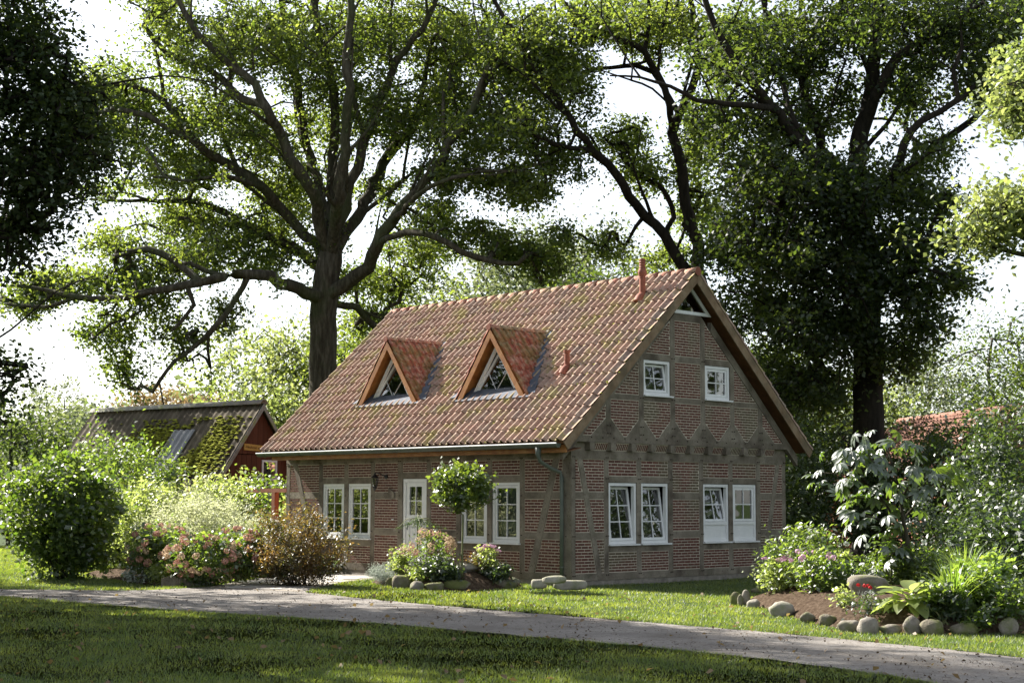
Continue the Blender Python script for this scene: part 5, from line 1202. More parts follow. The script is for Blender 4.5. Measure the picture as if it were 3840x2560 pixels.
# ---- shrubs
def shrub(name, label, c, rx, ry, h, mat, n, leaf, ncl=40, sig=.16, stems=10, z0=.0, cat='shrub', group=None, up=.4, aspect=.5, lo=.12, stem_mat='dark_bark', spiky=0, taper=.0, inner=.5):
    c = np.array(c, float); t = thing(name, label, cat, c, group); C = []
    while len(C) < ncl:
        q = RG.normal(0, 1, 3); q /= np.linalg.norm(q); q = q*(inner+(1-inner)*RG.random()**.5); zz = (q[2]*.5+.5)
        if zz < lo: continue
        wv = 1-taper*(1-zz)
        C.append(c+np.array([q[0]*rx*wv, q[1]*ry*wv, z0+zz*h]))
    C = np.array(C)
    m = MB()
    for k in range(stems):
        e = C[RG.integers(len(C))]; b = c+np.append(RG.normal(0, .10*rx, 2), -.02); mid = b*.5+e*.5+np.append(RG.normal(0, .08*rx, 2), .1*h); m.tube([b, mid, e], [.018, .012, .005], 5)
    if stems: tpart(m, 'stems', stem_mat, t)
    if spiky:
        P = []; Sz = []; Dr = []
        for k in range(spiky):
            e = C[RG.integers(len(C))]; d_ = e-(c+[0, 0, h*.25]); d_ /= np.linalg.norm(d_)+1e-6; d_[2] += .35; L2 = RG.uniform(.15, .38)*h*.7
            nl = int(L2/leaf*2.6)+3; f = RG.random(nl)
            P.append(e+d_*(f*L2)[:, None]+RG.normal(0, leaf*.30, (nl, 3))); Sz.append(leaf*(.6+.5*RG.random(nl)))
        P = np.concatenate(P); Sz = np.concatenate(Sz)
    else: P = np.zeros((0, 3)); Sz = np.zeros(0)
    k = max(1, n//ncl); P2, S2 = clumps_to_leaves(C, k, sig, leaf, .8); P = np.concatenate([P, P2]); Sz = np.concatenate([Sz, S2]); P[:, 2] = np.maximum(P[:, 2], .02+RG.random(len(P))*.05)
    o = leaves('foliage', P, Sz, mat, None, up=up, aspect=aspect); o.parent = t; o.matrix_parent_inverse = Matrix.Translation(t.location).inverted()
    return t, C
# big round-leaved bush at the left
b0 = on_ground(110, 1338); b0[:2] += CF[:2]*1.2
shrub('hazel_bush', 'big dark green bush at the left edge with bright leaves on its sunny side', b0, 1.6, 1.5, 2.75, 'bush_leaf', 15000, .125, ncl=190, sig=.20, stems=24, lo=.03, spiky=50, taper=.35, inner=.2, aspect=.7)
b1 = on_ground(40, 1330); b1[:2] += CF[:2]*9
shrub('rowan_bush', 'reddish-tinged bush behind the big bush at the left edge', b1, 2.0, 1.8, 3.6, 'bush_leaf', 7000, .13, ncl=130, sig=.28, stems=16, spiky=40, aspect=.5)
b2 = at_depth(335, 1200, 38.5); b2[2] = 0
shrub('mock_orange_shrub', 'light green arching shrub left of the cream willow in front of the barn', b2, 1.45, 1.2, 2.15, 'lime_leaf', 8000, .11, ncl=110, sig=.22, stems=16, spiky=60)
b3 = at_depth(465, 1200, 35.9); b3[2] = 0
shrub('variegated_willow', 'cream-white variegated willow ball above the hydrangeas', b3, 1.65, 1.3, 1.95, 'cream_leaf', 11000, .085, ncl=130, sig=.18, stems=16, spiky=110, lo=.28, aspect=.35)
b4 = at_depth(500, 1180, 39.5); b4[2] = 0
shrub('tall_forsythia', 'tall bright green shoots rising behind the cream willow in front of the barn roof', b4, .9, .9, 2.5, 'lime_leaf', 5000, .12, ncl=60, sig=.2, stems=14, spiky=70)
vn = np.array([-13.7, 1.5, 0.])
shrub('climbing_vine', 'yellow-green and reddish vine covering the pergola left of the house', vn, 2.3, 1.3, 2.3, 'bush_leaf', 12000, .12, ncl=200, sig=.26, stems=8, lo=.12, spiky=50, aspect=.7, inner=.2)
shrub('climbing_vine', 'leafy vine end reaching the corner post of the house under the eaves', (-11.4, 1.3, 0), .65, .6, 2.0, 'lime_leaf', 3000, .11, ncl=60, sig=.2, stems=5, lo=.3, spiky=12, aspect=.7)
b5 = at_depth(688, 1240, 32.6); b5[2] = 0
shrub('spirea_shrub', 'coppery orange-tipped shrub in front of the left windows', b5, 1.25, .95, 1.62, 'copper_leaf', 13000, .08, ncl=160, sig=.15, stems=14, spiky=110, aspect=.32, taper=.22, lo=.0, inner=.25)
b6 = at_depth(250, 1225, 40); b6[2] = 0
shrub('rhododendron_bush', 'low dark bush in the shade between the big bush and the light green shrub', b6, 1.6, 1.2, 1.5, 'dark_leaf', 3500, .16, ncl=60, sig=.22, stems=6)
for (x, y, lab) in ((-18.5, -10, 'round garden bush left of the frame, nearest the lawn'), (-23, -14, 'round garden bush left of the frame beyond the first'), (-27, -18, 'farthest round garden bush left of the frame')):
    shrub('garden_bush', lab, (x, y, 0), 2.6, 2.6, 4.2, 'bush_leaf', 3600, .22, ncl=70, sig=.4, stems=6)
# right side shrubs
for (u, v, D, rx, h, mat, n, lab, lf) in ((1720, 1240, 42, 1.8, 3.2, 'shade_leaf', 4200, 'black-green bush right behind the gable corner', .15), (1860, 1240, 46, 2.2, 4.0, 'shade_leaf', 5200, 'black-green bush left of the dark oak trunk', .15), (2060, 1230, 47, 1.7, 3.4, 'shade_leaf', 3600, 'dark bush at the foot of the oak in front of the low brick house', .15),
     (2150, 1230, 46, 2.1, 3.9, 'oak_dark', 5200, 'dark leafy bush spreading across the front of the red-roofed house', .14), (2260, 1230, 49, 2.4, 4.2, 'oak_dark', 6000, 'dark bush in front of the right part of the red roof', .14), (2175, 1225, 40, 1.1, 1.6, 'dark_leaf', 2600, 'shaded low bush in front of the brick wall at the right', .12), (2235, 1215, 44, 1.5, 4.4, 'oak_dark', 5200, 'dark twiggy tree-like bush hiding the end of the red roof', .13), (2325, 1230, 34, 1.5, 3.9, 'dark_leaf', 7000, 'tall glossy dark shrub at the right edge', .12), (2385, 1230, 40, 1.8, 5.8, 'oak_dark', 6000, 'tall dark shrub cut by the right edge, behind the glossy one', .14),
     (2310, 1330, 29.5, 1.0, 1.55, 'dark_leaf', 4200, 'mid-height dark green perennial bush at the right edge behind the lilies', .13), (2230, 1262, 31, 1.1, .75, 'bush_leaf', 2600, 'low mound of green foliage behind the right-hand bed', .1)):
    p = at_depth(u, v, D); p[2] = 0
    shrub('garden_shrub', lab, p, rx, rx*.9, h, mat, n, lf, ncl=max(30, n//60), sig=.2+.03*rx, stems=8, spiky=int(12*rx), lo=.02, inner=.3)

# ---- flower heads
def head_mesh(name, mat, r, n=80, petal=.035, flat=.85):
    q = RG.normal(0, 1, (n, 3)); q /= np.linalg.norm(q, axis=1)[:, None]; P = q*r*(.80+.2*RG.random((n, 1)))*np.array([1, 1, flat])
    nr = q+RG.normal(0, .25, (n, 3)); nr /= np.linalg.norm(nr, axis=1)[:, None]; t = RG.normal(0, 1, (n, 3)); t -= nr*(t*nr).sum(1)[:, None]; t /= np.linalg.norm(t, axis=1)[:, None]; s = np.cross(nr, t); h = petal/2
    V = np.stack([P-t*h, P-s*h, P+t*h, P+s*h], 1).reshape(-1, 3); F = np.arange(4*n).reshape(n, 4)
    core = RG.normal(0, 1, (14, 3))
    o = mesh_np(name, V, F, MAT[mat], rnd=np.repeat(RG.random(n), 4)); me = o.data; bpy.data.objects.remove(o); return me
HEADS = [head_mesh('flower_head', 'pink_bloom', .085), head_mesh('flower_head', 'cream_bloom', .08), head_mesh('flower_head', 'pink_bloom', .07)]
CONE = [head_mesh('flower_head', 'cream_bloom', .085, 80, .03, 1.35), head_mesh('flower_head', 'pink_bloom', .075, 70, .03, 1.3)]
SED = [head_mesh('flower_head', 'sedum_bloom', .085, 90, .022, .32)]
def put_head(me, p, t, s=1.0, tilt=.4):
    o = link('flower_head', me, t); o.matrix_parent_inverse = Matrix.Translation(t.location).inverted()
    o.location = tuple(p); o.rotation_euler = (RG.normal(0, tilt), RG.normal(0, tilt), RG.random()*6.28); o.scale = (s, s, s); return o
def hydrangea(label, c, rx, h, nh, meshes, mat='bush_leaf', n=2600, leaf=.11, top=.35, cat='flower', hs=1.0, z0=0, upw=False):
    t, C = shrub('hydrangea', label, c, rx, rx*.85, h, mat, n, leaf, ncl=46, sig=.13, stems=10, lo=.08, cat=cat, aspect=.6, stem_mat='green_stem')
    cc = np.array(c, float); k = 0
    while k < nh:
        q = RG.normal(0, 1, 3); q /= np.linalg.norm(q)
        zz = q[2]*.5+.5
        if zz < top or (q@(-CF)) < -.35: continue
        put_head(meshes[RG.integers(len(meshes))], cc+np.array([q[0]*rx*1.05, q[1]*rx*.9, .05+zz*h*1.03]), t, hs*RG.uniform(.75, 1.2)); k += 1
    return t
def bp(u, v): return bed_point(u, v)
GZ = lambda u, D, z=.12: at_depth(u, 1148, D)*[1, 1, 0]+[0, 0, z]
p = GZ(372, 33.8); hydrangea('hydrangea bush with pinkish-cream ball heads at the left end of the bed below the willow', p+[0, 0, 0], .75, 1.05, 42, HEADS, top=.15)
p = GZ(470, 32.7); hydrangea('wide hydrangea bush with dusty pink ball heads in the front of the left bed', p, .85, .85, 60, HEADS, top=.1)
p = GZ(548, 33.2); hydrangea('hydrangea bush with deep pink heads beside the coppery shrub', p, 0.68, 1.0, 34, [HEADS[0], HEADS[2]])
for (u, v, rx, h, lab) in ((322, 1338, .42, .34, 'low white-green ground cover at the left corner of the hydrangea bed'), (375, 1338, .40, .36, 'pale ground cover in front of the first hydrangea'), (455, 1342, .36, .30, 'pale grey-green ground cover in front of the pink hydrangea')):
    shrub('ground_cover_plant', lab, bp(u, v), rx, rx*.7, h, 'silver_leaf' if u != 375 else 'lime_leaf', 1400, .06, ncl=26, sig=.08, stems=0, lo=.0, cat='plant')
shrub('bergenia_plant', 'dark glossy low leaves between pink hydrangea and coppery shrub', bp(590, 1322), .75, .5, .34, 'dark_leaf', 900, .13, ncl=26, sig=.1, stems=0, lo=0, cat='plant')
shrub('bergenia_plant', 'dark glossy low leaves at the foot of the coppery shrub by the path', bp(720, 1312), .85, .45, .26, 'dark_leaf', 700, .12, ncl=22, sig=.1, stems=0, lo=0, cat='plant')
shrub('grass_tuft', 'bright green grass tuft at the path edge below the coppery shrub', bp(655, 1318), .38, .25, .25, 'lime_leaf', 500, .16, ncl=16, sig=.08, stems=0, lo=0, cat='plant', aspect=.12, up=0)
# palisade of short wooden stakes in the left bed
pf = thing('palisade_edging', 'low edging of short wooden stakes in front of the left hydrangeas', 'edging', bp(405, 1346))
for k in range(26):
    u = 372+k*2.9; q = on_ground(u, 1347-.05*k); m = MB(); h_ = random.uniform(.16, .22); m.tube([(q[0], q[1], -.02), (q[0]+random.gauss(0, .006), q[1], h_)], .024, 6); tpart(m, 'stake', 'timber', pf)

# ---- stones
def stone_mesh(w_, d_, h_, seed, lumpy=.16, flat=0.0, sub=3):
    bm = bmesh.new(); bmesh.ops.create_icosphere(bm, subdivisions=sub, radius=1.0); r_ = np.random.default_rng(seed); from_ = r_.uniform(0, 50, 3)
    from mathutils import noise as mn
    cuts = [(Vector(r_.normal(0, 1, 3)).normalized(), r_.uniform(.62, .9)) for _ in range(6)]
    for v in bm.verts:
        p = v.co.copy(); n = mn.noise(p*1.1+Vector(from_))*lumpy*1.6+mn.noise(p*3.0+Vector(from_))*lumpy*.4; p = p*(1+n)
        for c, k in cuts:
            e = p.dot(c)-k
            if e > 0: p -= c*e*(.55+flat*.4)
        if flat > .3: p = Vector([math.copysign(abs(q)**.62, q) for q in p])*(.93+.07*mn.noise(p*2+Vector(from_)))
        p += p.normalized()*mn.noise(p*5.5+Vector(from_))*.035
        v.co = Vector((p.x*w_/2, p.y*d_/2, p.z*h_/2))
    me = bpy.data.meshes.new('stone'); bm.to_mesh(me); bm.free(); me.polygons.foreach_set('use_smooth', [True]*len(me.polygons)); return me
SEED = [100]
def stone(label, u0, u1, v0, v1, mat='stone', name='stone', group=None, lumpy=.22, depth=.8, sink=.15, turn=None, flat=0.0, z=0.0):
    SEED[0] += 1
    g = on_ground((u0+u1)/2, v1, z); D = depth_of(g); w_ = (u1-u0)*px_m(D); h_ = (v1-v0)*px_m(D); d_ = w_*depth
    me = stone_mesh(w_*1.14, d_, h_*(1+sink)*1.08, SEED[0], lumpy, flat); me.materials.append(MAT[mat])
    o = link(name, me); f = CF[:2]/np.linalg.norm(CF[:2]); o.location = (g[0]+f[0]*d_*.4, g[1]+f[1]*d_*.4, z+h_/2-h_*sink/2+.0); o.rotation_euler = (0, 0, -YAW if turn is None else turn)
    return tag(o, label, 'stone' if name != 'boulder' else 'boulder', group)
GM = 'stones edging the middle flower bed'
stone('small mossy stone beside the silver cushion plant, leftmost of the middle bed edging', 884, 910, 1326, 1347, 'mossy_stone', group=GM, flat=.5)
stone('big round mossy stone, second from the left in the middle bed edging', 900, 946, 1319, 1351, 'mossy_stone', group=GM, flat=.4)
stone('pale pointed stone third in the middle bed edging', 942, 972, 1335, 1356, group=GM)
stone('square brown block stone under the dark leaves in the middle bed edging', 976, 1018, 1336, 1356, 'mossy_stone', group=GM, lumpy=.08, flat=.9)
stone('long wavy-topped stone in the centre of the middle bed edging', 1018, 1077, 1331, 1355, 'mossy_stone', group=GM, lumpy=.1, flat=.6)
stone('small grey block stone right of the long wavy one', 1077, 1102, 1330, 1352, group=GM, lumpy=.08, flat=.9)
stone('tiny pinkish stone between grey block and broad mossy stone', 1105, 1124, 1340, 1351, group=GM)
stone('broad low mossy stone at the right end of the middle bed edging', 1119, 1186, 1330, 1352, 'mossy_stone', group=GM, lumpy=.12, flat=.5)
stone('pale stone tucked behind the right end of the middle bed', 1166, 1194, 1327, 1344, 'slab_stone', group=GM)
def bedstone(label, u0, u1, v0, v1, **kw): q = bed_point((u0+u1)/2, v1); return stone(label, u0, u1, v0, v1, z=q[2], **kw)
bedstone('large brown boulder in the middle bed behind the dark leaves', 995, 1048, 1280, 1311, name='boulder')
bedstone('flat brown stone behind the maple stem', 1050, 1096, 1291, 1312, mat='stone')
bedstone('dark stone between pink sedum and brick wall', 1134, 1162, 1293, 1315, mat='mossy_stone')
GR = 'stones edging the right flower bed'
for (lab, a, b, c, d_, mt) in (('upright mossy stone, leftmost of the right bed edging', 1678, 1702, 1359, 1390, 'mossy_stone'), ('narrow upright stone between the two leaning ones', 1695, 1707, 1367, 1391, 'stone'), ('tall upright pinkish stone third from the left of the right bed', 1705, 1726, 1356, 1390, 'stone'),
     ('bright rounded pale stone beside the upright ones', 1716, 1746, 1375, 1396, 'slab_stone'), ('mossy stone behind the bright one at the bed corner', 1729, 1750, 1350, 1362, 'mossy_stone'), ('long rough pale split stone in the sunlit grass', 1768, 1822, 1382, 1415, 'slab_stone'), ('pinkish wedge stone where the edging turns', 1840, 1874, 1408, 1430, 'stone'),
     ('mossy sloping stone before the row of round ones', 1886, 1930, 1411, 1438, 'mossy_stone'), ('smooth brownish stone, first of the round row', 1930, 1976, 1424, 1452, 'stone'), ('rounder grey-brown stone, second of the round row', 1976, 2022, 1420, 1456, 'stone'), ('low rubble stone between the round ones', 2026, 2073, 1436, 1456, 'stone'),
     ('tall grey speckled stone in the middle of the round row', 2078, 2118, 1417, 1458, 'stone'), ('grey stone with mossy front right of the speckled one', 2122, 2171, 1419, 1460, 'mossy_stone'), ('broad low mossy stone below the lilies', 2192, 2253, 1432, 1458, 'mossy_stone'), ('flat pale stone near the right edge', 2259, 2300, 1437, 1454, 'slab_stone'), ('smooth pinkish-grey round stone near the right edge', 2304, 2343, 1420, 1458, 'stone'), ('grey stone cut by the right edge', 2335, 2362, 1411, 1440, 'stone')):
    stone(lab, a, b, c, d_, mt, group=GR)
bedstone('big smooth brown boulder in the right bed beside the young chestnut', 1952, 2040, 1317, 1366, name='boulder', lumpy=.10)
bedstone('tan stone behind the big smooth boulder', 1946, 1976, 1310, 1328)
# stone slab bench by the downpipe
stone('left supporting stone of the little slab bench at the house corner', 1221, 1256, 1328, 1344, 'slab_stone', name='slab_stone', lumpy=.06, flat=.95, sink=.5, z=.10)
stone('long low supporting stone of the slab bench at the house corner', 1274, 1347, 1330, 1347, 'slab_stone', name='slab_stone', lumpy=.06, flat=.95, sink=.5, depth=.4, z=.10)
q = on_ground(1260, 1344); stone('flat capstone laid across the two supporting stones at the house corner', 1247, 1300, 1322, 1340, 'slab_stone', name='slab_stone', lumpy=.06, flat=.95, sink=.1, z=.30, depth=.7)

# ---- middle bed plants
q = bp(1061, 1322); mt_ = thing('standard_maple', 'small ball-headed maple on a thin bare stem in the middle bed', 'tree', q)
m = MB(); top = on_plane_y(1057, 1175, q[1]); m.tube([(q[0], q[1], q[2]-.05), (q[0]+.01, q[1], .9), (q[0]+.02, q[1], 1.5), (top[0], top[1], top[2]), (top[0], top[1], top[2]+.3)], [.022, .020, .019, .018, .012], 8)
cc = on_plane_y(1060, 1116, q[1])
for k in range(16): a = RG.normal(0, 1, 3); a[2] = abs(a[2])*.6+.1; a /= np.linalg.norm(a); m.tube([(top[0], top[1], top[2]-.02), tuple(top+a*.35), tuple(cc+a*[.6, .6, .42])], [.012, .008, .003], 4)
tpart(m, 'trunk', 'green_stem', mt_)
C = []
while len(C) < 120:
    a = RG.normal(0, 1, 3); a /= np.linalg.norm(a); a *= .35+.65*RG.random()**.5; C.append(cc+a*[.68, .62, .50])
P, sz = clumps_to_leaves(np.array(C), 26, .085, .085)
o = leaves('crown', P, sz, 'maple_leaf', None, up=.35, aspect=.85); o.parent = mt_; o.matrix_parent_inverse = Matrix.Translation(mt_.location).inverted()
# little weeping conifer standard
q = bp(958, 1300); cf_ = thing('weeping_conifer', 'small grafted conifer with spreading needle branches on a thin stem in front of the door', 'tree', q); tc = on_plane_y(958, 1192, q[1])
m = MB(); m.tube([(q[0], q[1], q[2]-.05), (tc[0]+.02, tc[1], tc[2])], [.018, .015], 7); P = []; Dr = []
for k in range(15):
    a = RG.random()*6.28; Lb = RG.uniform(.35, .75); d_ = np.array([math.cos(a), math.sin(a)*.8, RG.uniform(-.25, .25)]); e = tc+d_*Lb+[0, 0, -.22*Lb]; m.tube([tc, tc+d_*Lb*.5+[0, 0, .05], e], [.01, .007, .003], 4)
    f = RG.random(110); b_ = tc*(1-f)[:, None]+e*f[:, None]+RG.normal(0, .022, (110, 3)); P.append(b_)
tpart(m, 'trunk', 'green_stem', cf_); P = np.concatenate(P); o = leaves('needles', P, np.full(len(P), .05), 'needle', None, up=.2, aspect=.2); o.parent = cf_; o.matrix_parent_inverse = Matrix.Translation(cf_.location).inverted()
hydrangea('panicle hydrangea with cream and pink cone heads in front of the door', bp(985, 1318), .55, .80, 20, CONE, n=900, leaf=.075, top=.45, hs=1.0)
def sedum(label, c, rx, h, nh, n=900): 
    t, C = shrub('sedum_plant', label, c, rx, rx*.8, h, 'lime_leaf', n, .07, ncl=30, sig=.07, stems=12, lo=.05, cat='plant', aspect=.6, stem_mat='green_stem')
    for k in range(nh):
        a = RG.random()*6.28; r_ = rx*.85*RG.random()**.5; put_head(SED[0], np.array(c)+[r_*math.cos(a), r_*.8*math.sin(a), h*(1.02-.25*(r_/rx)**2)], t, RG.uniform(.8, 1.2), .15)
sedum('pink-flowered sedum in front of the hydrangea at the left of the middle bed', bp(925, 1322), .32, .55, 8)
sedum('pink-flowered sedum right of the maple stem', bp(1120, 1318), .27, .58, 9, 600)
sedum('large pink-flowered sedum at the left end of the right bed', bp(1795, 1356), .42, .60, 9, 1300)
shrub('lavender_cushion', 'silver-white cushion plant at the left end of the middle bed', bp(884, 1338), .36, .32, .38, 'silver_leaf', 3600, .055, ncl=50, sig=.06, stems=0, lo=0, cat='plant', aspect=.2, up=.1)
for (u, v, rx, h, mat, n, lf, nm, lab) in ((1010, 1331, .40, .34, 'dark_leaf', 1500, .085, 'hellebore_plant', 'dark glossy leafy plant spilling over the middle bed stones'), (965, 1336, .25, .26, 'lime_leaf', 420, .08, 'leafy_plant', 'small bright green plant left of the dark leafy one'), (1142, 1333, .30, .28, 'dark_leaf', 900, .08, 'hellebore_plant', 'glossy dark-leaved plant below the right-hand sedum of the middle bed'),
     (1088, 1312, .28, .36, 'copper_leaf', 420, .07, 'heuchera_plant', 'bronze-leaved plant right behind the maple stem'), (1040, 1338, .2, .2, 'dark_leaf', 260, .07, 'leafy_plant', 'small dark plant at the right of the spilling glossy leaves'),
     (1845, 1330, .70, 1.0, 'bush_leaf', 3000, .09, 'dogwood_shrub', 'feathery upright green shrub behind the pink sedum in the right bed'), (1905, 1356, .50, .58, 'bush_leaf', 1900, .11, 'phlox_plant', 'leafy phlox with pale flowers left of the big boulder'), (1870, 1350, .4, .62, 'lime_leaf', 700, .15, 'leafy_plant', 'bright yellow-green leaves between the sedum and the phlox'),
     (2045, 1325, .45, .70, 'bush_leaf', 1800, .085, 'phlox_plant', 'phlox with small white flowers behind the boulder, left of the chestnut stem'), (2125, 1330, .5, .68, 'bush_leaf', 1700, .09, 'phlox_plant', 'tall leafy stems right of the chestnut stem'), (2165, 1430, .36, .42, 'dark_leaf', 900, .085, 'geranium_plant', 'dark divided leaves below the hosta at the right'), (2150, 1412, .34, .5, 'bush_leaf', 700, .09, 'geranium_plant', 'light divided leaves between hosta and lilies'),
     (2290, 1412, .62, .5, 'bush_leaf', 2400, .085, 'astilbe_plant', 'ferny mound of green leaves right of the lilies'), (2235, 1446, .3, .36, 'bush_leaf', 600, .08, 'geranium_plant', 'small leafy plant in front of the broad mossy stone below the lilies'), (2255, 1395, .5, .8, 'lily_leaf', 1200, .1, 'astilbe_plant', 'dark foliage clump behind the fern mound'), (1935, 1395, .2, .28, 'lime_leaf', 320, .06, 'euonymus_plant', 'little yellow-edged shrub on the bare soil'), (2010, 1412, .3, .22, 'dark_leaf', 420, .06, 'thyme_plant', 'low dark cushion on the soil right of the little yellow shrub'), (1990, 1385, .14, .16, 'silver_leaf', 90, .09, 'carnation_plant', 'blue-grey carnation tuft with red flowers')):
    pr = bp(u, v); kw = dict(aspect=.35) if nm in ('dogwood_shrub', 'phlox_plant') else (dict(aspect=.08, up=0) if nm == 'carnation_plant' else {})
    t, C = shrub(nm, lab, pr, rx, rx*.8, h, mat, n, lf, ncl=max(12, n//45), sig=.05+.10*rx, stems=6, lo=0, cat='plant', stem_mat='green_stem', spiky=int(rx*26) if h > .7 else 0, **kw)
    if nm == 'carnation_plant':
        rb = head_mesh('flower_head', 'red_bloom', .028, 24, .025)
        for k in range(4): put_head(rb, pr+[RG.normal(0, .1), RG.normal(0, .08), .22+.06*RG.random()], t)
    if 'pale flowers' in lab or 'white flowers' in lab:
        wb = head_mesh('flower_head', 'sedum_bloom' if 'pale' in lab else 'silver_leaf', .05, 36, .03)
        for k in range(9): put_head(wb, pr+[RG.normal(0, .35), RG.normal(0, .3), h*(.85+.25*RG.random())], t)
# strap-leaved lilies
def strap(label, c, n, L_, spread):
    t = thing('day_lily', label, 'plant', c); V = []; F = []; R_ = []
    for k in range(n):
        a = RG.random()*6.28; d_ = np.array([math.cos(a), math.sin(a), 0]); s_ = np.array([-d_[1], d_[0], 0])*.011; l = L_*RG.uniform(.6, 1.15); sp = spread*RG.uniform(.3, 1.2); b_ = np.array(c)+d_*RG.random()*.12; i = len(V); m_ = 6
        for j in range(m_+1): f = j/m_; p_ = b_+d_*sp*l*f**1.7+np.array([0, 0, l*(f-.42*sp*f**2.6)]); wd = (1-f**2.5)*1+.05; V += [p_-s_*wd, p_+s_*wd]
        F += [[i+2*j, i+2*j+1, i+2*j+3, i+2*j+2] for j in range(m_)]; R_ += [RG.random()]*(2*m_+2)
    o = mesh_np('blades', V, np.array(F), MAT['lily_leaf'], None, rnd=R_); o.parent = t; o.matrix_parent_inverse = Matrix.Translation(t.location).inverted()
strap('arching strap-leaved day lily right of the hosta, nearest the stones', bp(2190, 1410), 120, .85, .8)
strap('darker strap-leaved day lily clump further right', bp(2265, 1385), 130, .95, .8)
strap('strap-leaved day lily behind the first clump', bp(2215, 1365), 90, .9, .7)
# big leaves: hosta and young horse chestnut, every leaf a part
def leaf_shape(L_, W_, fold=.18, droop=.25, n=6):
    V = []; F = []
    for j in range(n+1):
        f = j/n; w2 = W_/2*math.sin(math.pi*f**.8)**.8 if 0 < f < 1 else .002; z = -droop*L_*f*f; V += [(-w2, f*L_, z+fold*w2), (0, f*L_, z), (w2, f*L_, z+fold*w2)]
    for j in range(n): F += [[3*j, 3*j+1, 3*j+4, 3*j+3], [3*j+1, 3*j+2, 3*j+5, 3*j+4]]
    return V, F
def mk(name, V, F, mat): me = bpy.data.meshes.new(name); me.from_pydata(V, [], F); me.update(); me.materials.append(MAT[mat]); me.polygons.foreach_set('use_smooth', [True]*len(me.polygons)); return me
HV, HF = leaf_shape(.32, .19, .25, .35); hosta_me = mk('leaf', HV, HF, 'lime_leaf')
hb = bp(2088, 1412); ht = thing('hosta', 'hosta with broad pale green leaves at the front of the right bed', 'plant', hb)
for k in range(34):
    a = k*2.4+RG.normal(0, .2); f = k/34; o = link('leaf', hosta_me, ht); o.matrix_parent_inverse = Matrix.Translation(ht.location).inverted(); r_ = .08+.16*f
    o.location = (hb[0]+r_*math.cos(a), hb[1]+r_*math.sin(a), hb[2]+.34-.22*f); o.rotation_euler = (rad(35-50*f)+RG.normal(0, .12), RG.normal(0, .15), a-math.pi/2); s_ = RG.uniform(.8, 1.25); o.scale = (s_, s_, s_)
V = []; F = []
for j, an in enumerate((-115, -72, -35, 0, 35, 72, 115)):
    ll = (.15, .2, .25, .27, .25, .2, .15)[j]; lv, lf = leaf_shape(ll, ll*.42, .3, .42, 5); c_, s_ = math.cos(rad(-an)), math.sin(rad(-an)); n0 = len(V)
    for (x, y, z) in lv: y2 = y; x2 = x*(.35+1.1*(y/ll)); V.append((c_*x2-s_*y2, s_*x2+c_*y2, z))
    F += [[i+n0 for i in f_] for f_ in lf]
ch_me = mk('leaf', V, F, 'chestnut_leaf')
cb = bp(2092, 1342); ct = thing('young_chestnut', 'young horse chestnut with big hand-shaped leaves on a slender stem in the right bed', 'tree', cb)
D = depth_of(cb); P_ = lambda u, v, dd=0: at_depth(u, v, D+dd)
br = [[(2090, 1340, 0), (2088, 1290, 0), (2084, 1240, 0), (2076, 1200, 0), (2068, 1150, 0), (2062, 1110, 0), (2050, 1070, 0), (2010, 1045, 0)], [(2084, 1245, 0), (2060, 1200, .2), (2030, 1150, .3), (1990, 1110, .2), (1940, 1090, 0), (1890, 1085, 0)],
      [(2068, 1150, 0), (2090, 1110, -.2), (2100, 1070, -.2), (2098, 1030, -.2)], [(2076, 1190, 0), (2110, 1150, .2), (2150, 1110, .3), (2180, 1085, .3)], [(2062, 1110, 0), (2030, 1080, -.3), (2000, 1055, -.3), (1985, 1020, -.3)],
      [(2060, 1200, .2), (2010, 1190, -.3), (1975, 1180, -.3)], [(2084, 1230, 0), (2040, 1240, .2), (2010, 1250, .2)], [(2070, 1150, 0), (2120, 1120, -.4), (2140, 1080, -.4)], [(2030, 1150, .3), (1985, 1145, .5), (1950, 1140, .5)], [(2050, 1070, 0), (2042, 1040, .2), (2038, 1015, .2)], [(2086, 1270, 0), (2060, 1265, -.3), (2035, 1280, -.3)], [(1990, 1110, .2), (1950, 1060, -.2), (1935, 1045, -.2)]]
m = MB()
for k, b_ in enumerate(br): Q = [P_(*q) for q in b_]; n_ = len(Q); r_a = .055 if k == 0 else .024; m.tube(Q, [r_a+(.008-r_a)*i/(n_-1) for i in range(n_)], 8)
tpart(m, 'trunk', 'bark', ct, True)
lp = []
for k, b_ in enumerate(br):
    Q = [P_(*q) for q in b_]
    for i in range(len(Q)-1):
        if k == 0 and i < 3: continue
        for j in range(3): f = RG.random(); lp.append(Q[i]*(1-f)+Q[i+1]*f+RG.normal(0, .13, 3))
    for j in range(6): lp.append(Q[-1]+RG.normal(0, .14, 3))
for q in lp:
    o = link('leaf', ch_me, ct); o.matrix_parent_inverse = Matrix.Translation(ct.location).inverted(); o.location = tuple(q); out_ = q-P_(2060, 1150); a = math.atan2(out_[1], out_[0])+RG.normal(0, .7)
    o.rotation_euler = (rad(-22)+RG.normal(0, .4), RG.normal(0, .4), a-math.pi/2); s_ = RG.uniform(.5, 1.0); o.scale = (s_, s_, s_)
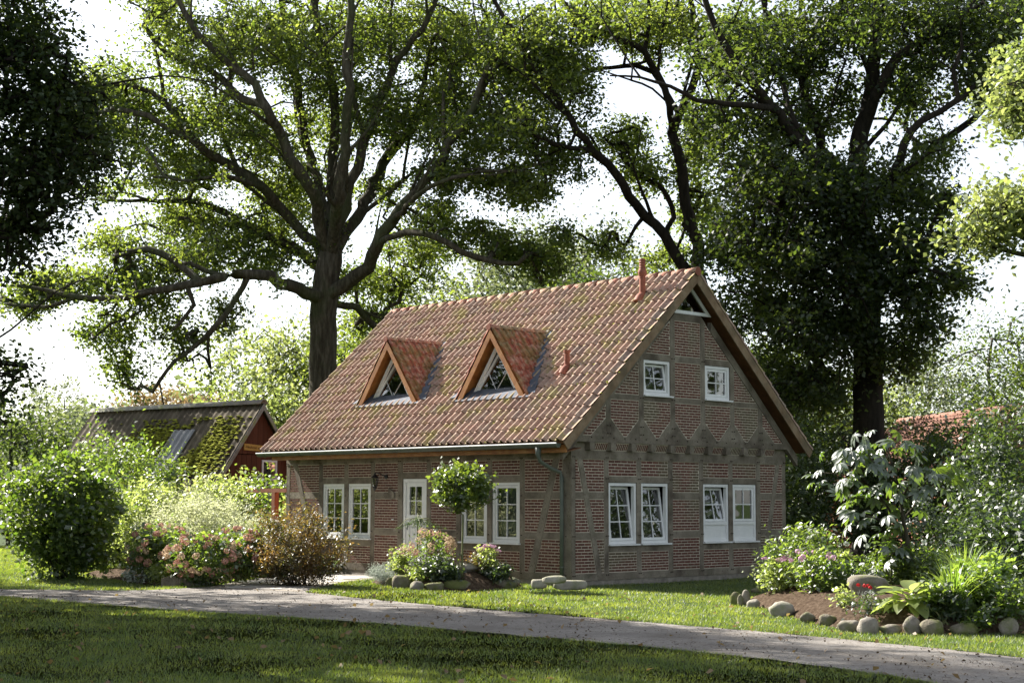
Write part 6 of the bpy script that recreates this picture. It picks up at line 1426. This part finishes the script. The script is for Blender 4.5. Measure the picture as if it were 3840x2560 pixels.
# fallen leaves on the lawn
V = []; F = []; R_ = []
for k in range(260):
    d_ = 15+RG.random()*16; lt = RG.uniform(-.33, .33)*d_; p2 = CAM[:2]+CF[:2]/np.linalg.norm(CF[:2])*d_+CR[:2]*lt
    if in_poly(p2[None, :], HOUSE)[0]: continue
    V.append(np.array([p2[0], p2[1], .025+.03*RG.random()]))
V = np.array(V); o = leaves('fallen_leaves', V, .06+.05*RG.random(len(V)), 'rust_leaf', None, up=.8, aspect=.7); o['kind'] = 'stuff'
q = on_ground(820, 1462); t = thing('oak_twig', 'curled rust-orange fallen leaf clump lying alone on the shaded front lawn', 'twig', q)
for _ in range(7): P = np.array([[q[0]+RG.normal(0, .10), q[1]+RG.normal(0, .08), .05+.02*RG.random()]]); o = leaves('leaf', P, np.full(1, .12), 'rust_leaf', None, up=.7, aspect=.8); o.parent = t; o.matrix_parent_inverse = Matrix.Translation(t.location).inverted()
if 0: tag(o, 'curled rust-orange fallen leaf clump lying alone on the shaded front lawn', 'leaf')
# litter trodden into the gravel
V = []
while len(V) < 3000:
    d_ = 15+RG.random()*20; lt = RG.uniform(-.36, .36)*d_; p2 = CAM[:2]+CF[:2]/np.linalg.norm(CF[:2])*d_+CR[:2]*lt
    if in_poly(p2[None, :], PATH)[0] and math.sin(p2[0]*2.1+p2[1])+math.sin(p2[1]*3.3-p2[0]*.8) > RG.normal(0, 1.2): V.append(np.array([p2[0], p2[1], .012+.012*RG.random()]))
V = np.array(V); o = leaves('path_litter', V, .014+.04*RG.random(len(V))**3, 'litter', None, up=.95, aspect=.6); o['kind'] = 'stuff'
# distant belt of woodland
P = []
for k in range(900):
    a = YAW+rad(RG.uniform(-32, 32)); D = RG.uniform(150, 190); h_ = 9+4*math.sin(a*37)+3*math.sin(a*91)
    c = np.array([CAM[0]+D*math.sin(a), CAM[1]+D*math.cos(a), h_*RG.random()**.7]); P.append(c+RG.normal(0, 1.0, (40, 3))*[1.6, 1.6, 1.1])
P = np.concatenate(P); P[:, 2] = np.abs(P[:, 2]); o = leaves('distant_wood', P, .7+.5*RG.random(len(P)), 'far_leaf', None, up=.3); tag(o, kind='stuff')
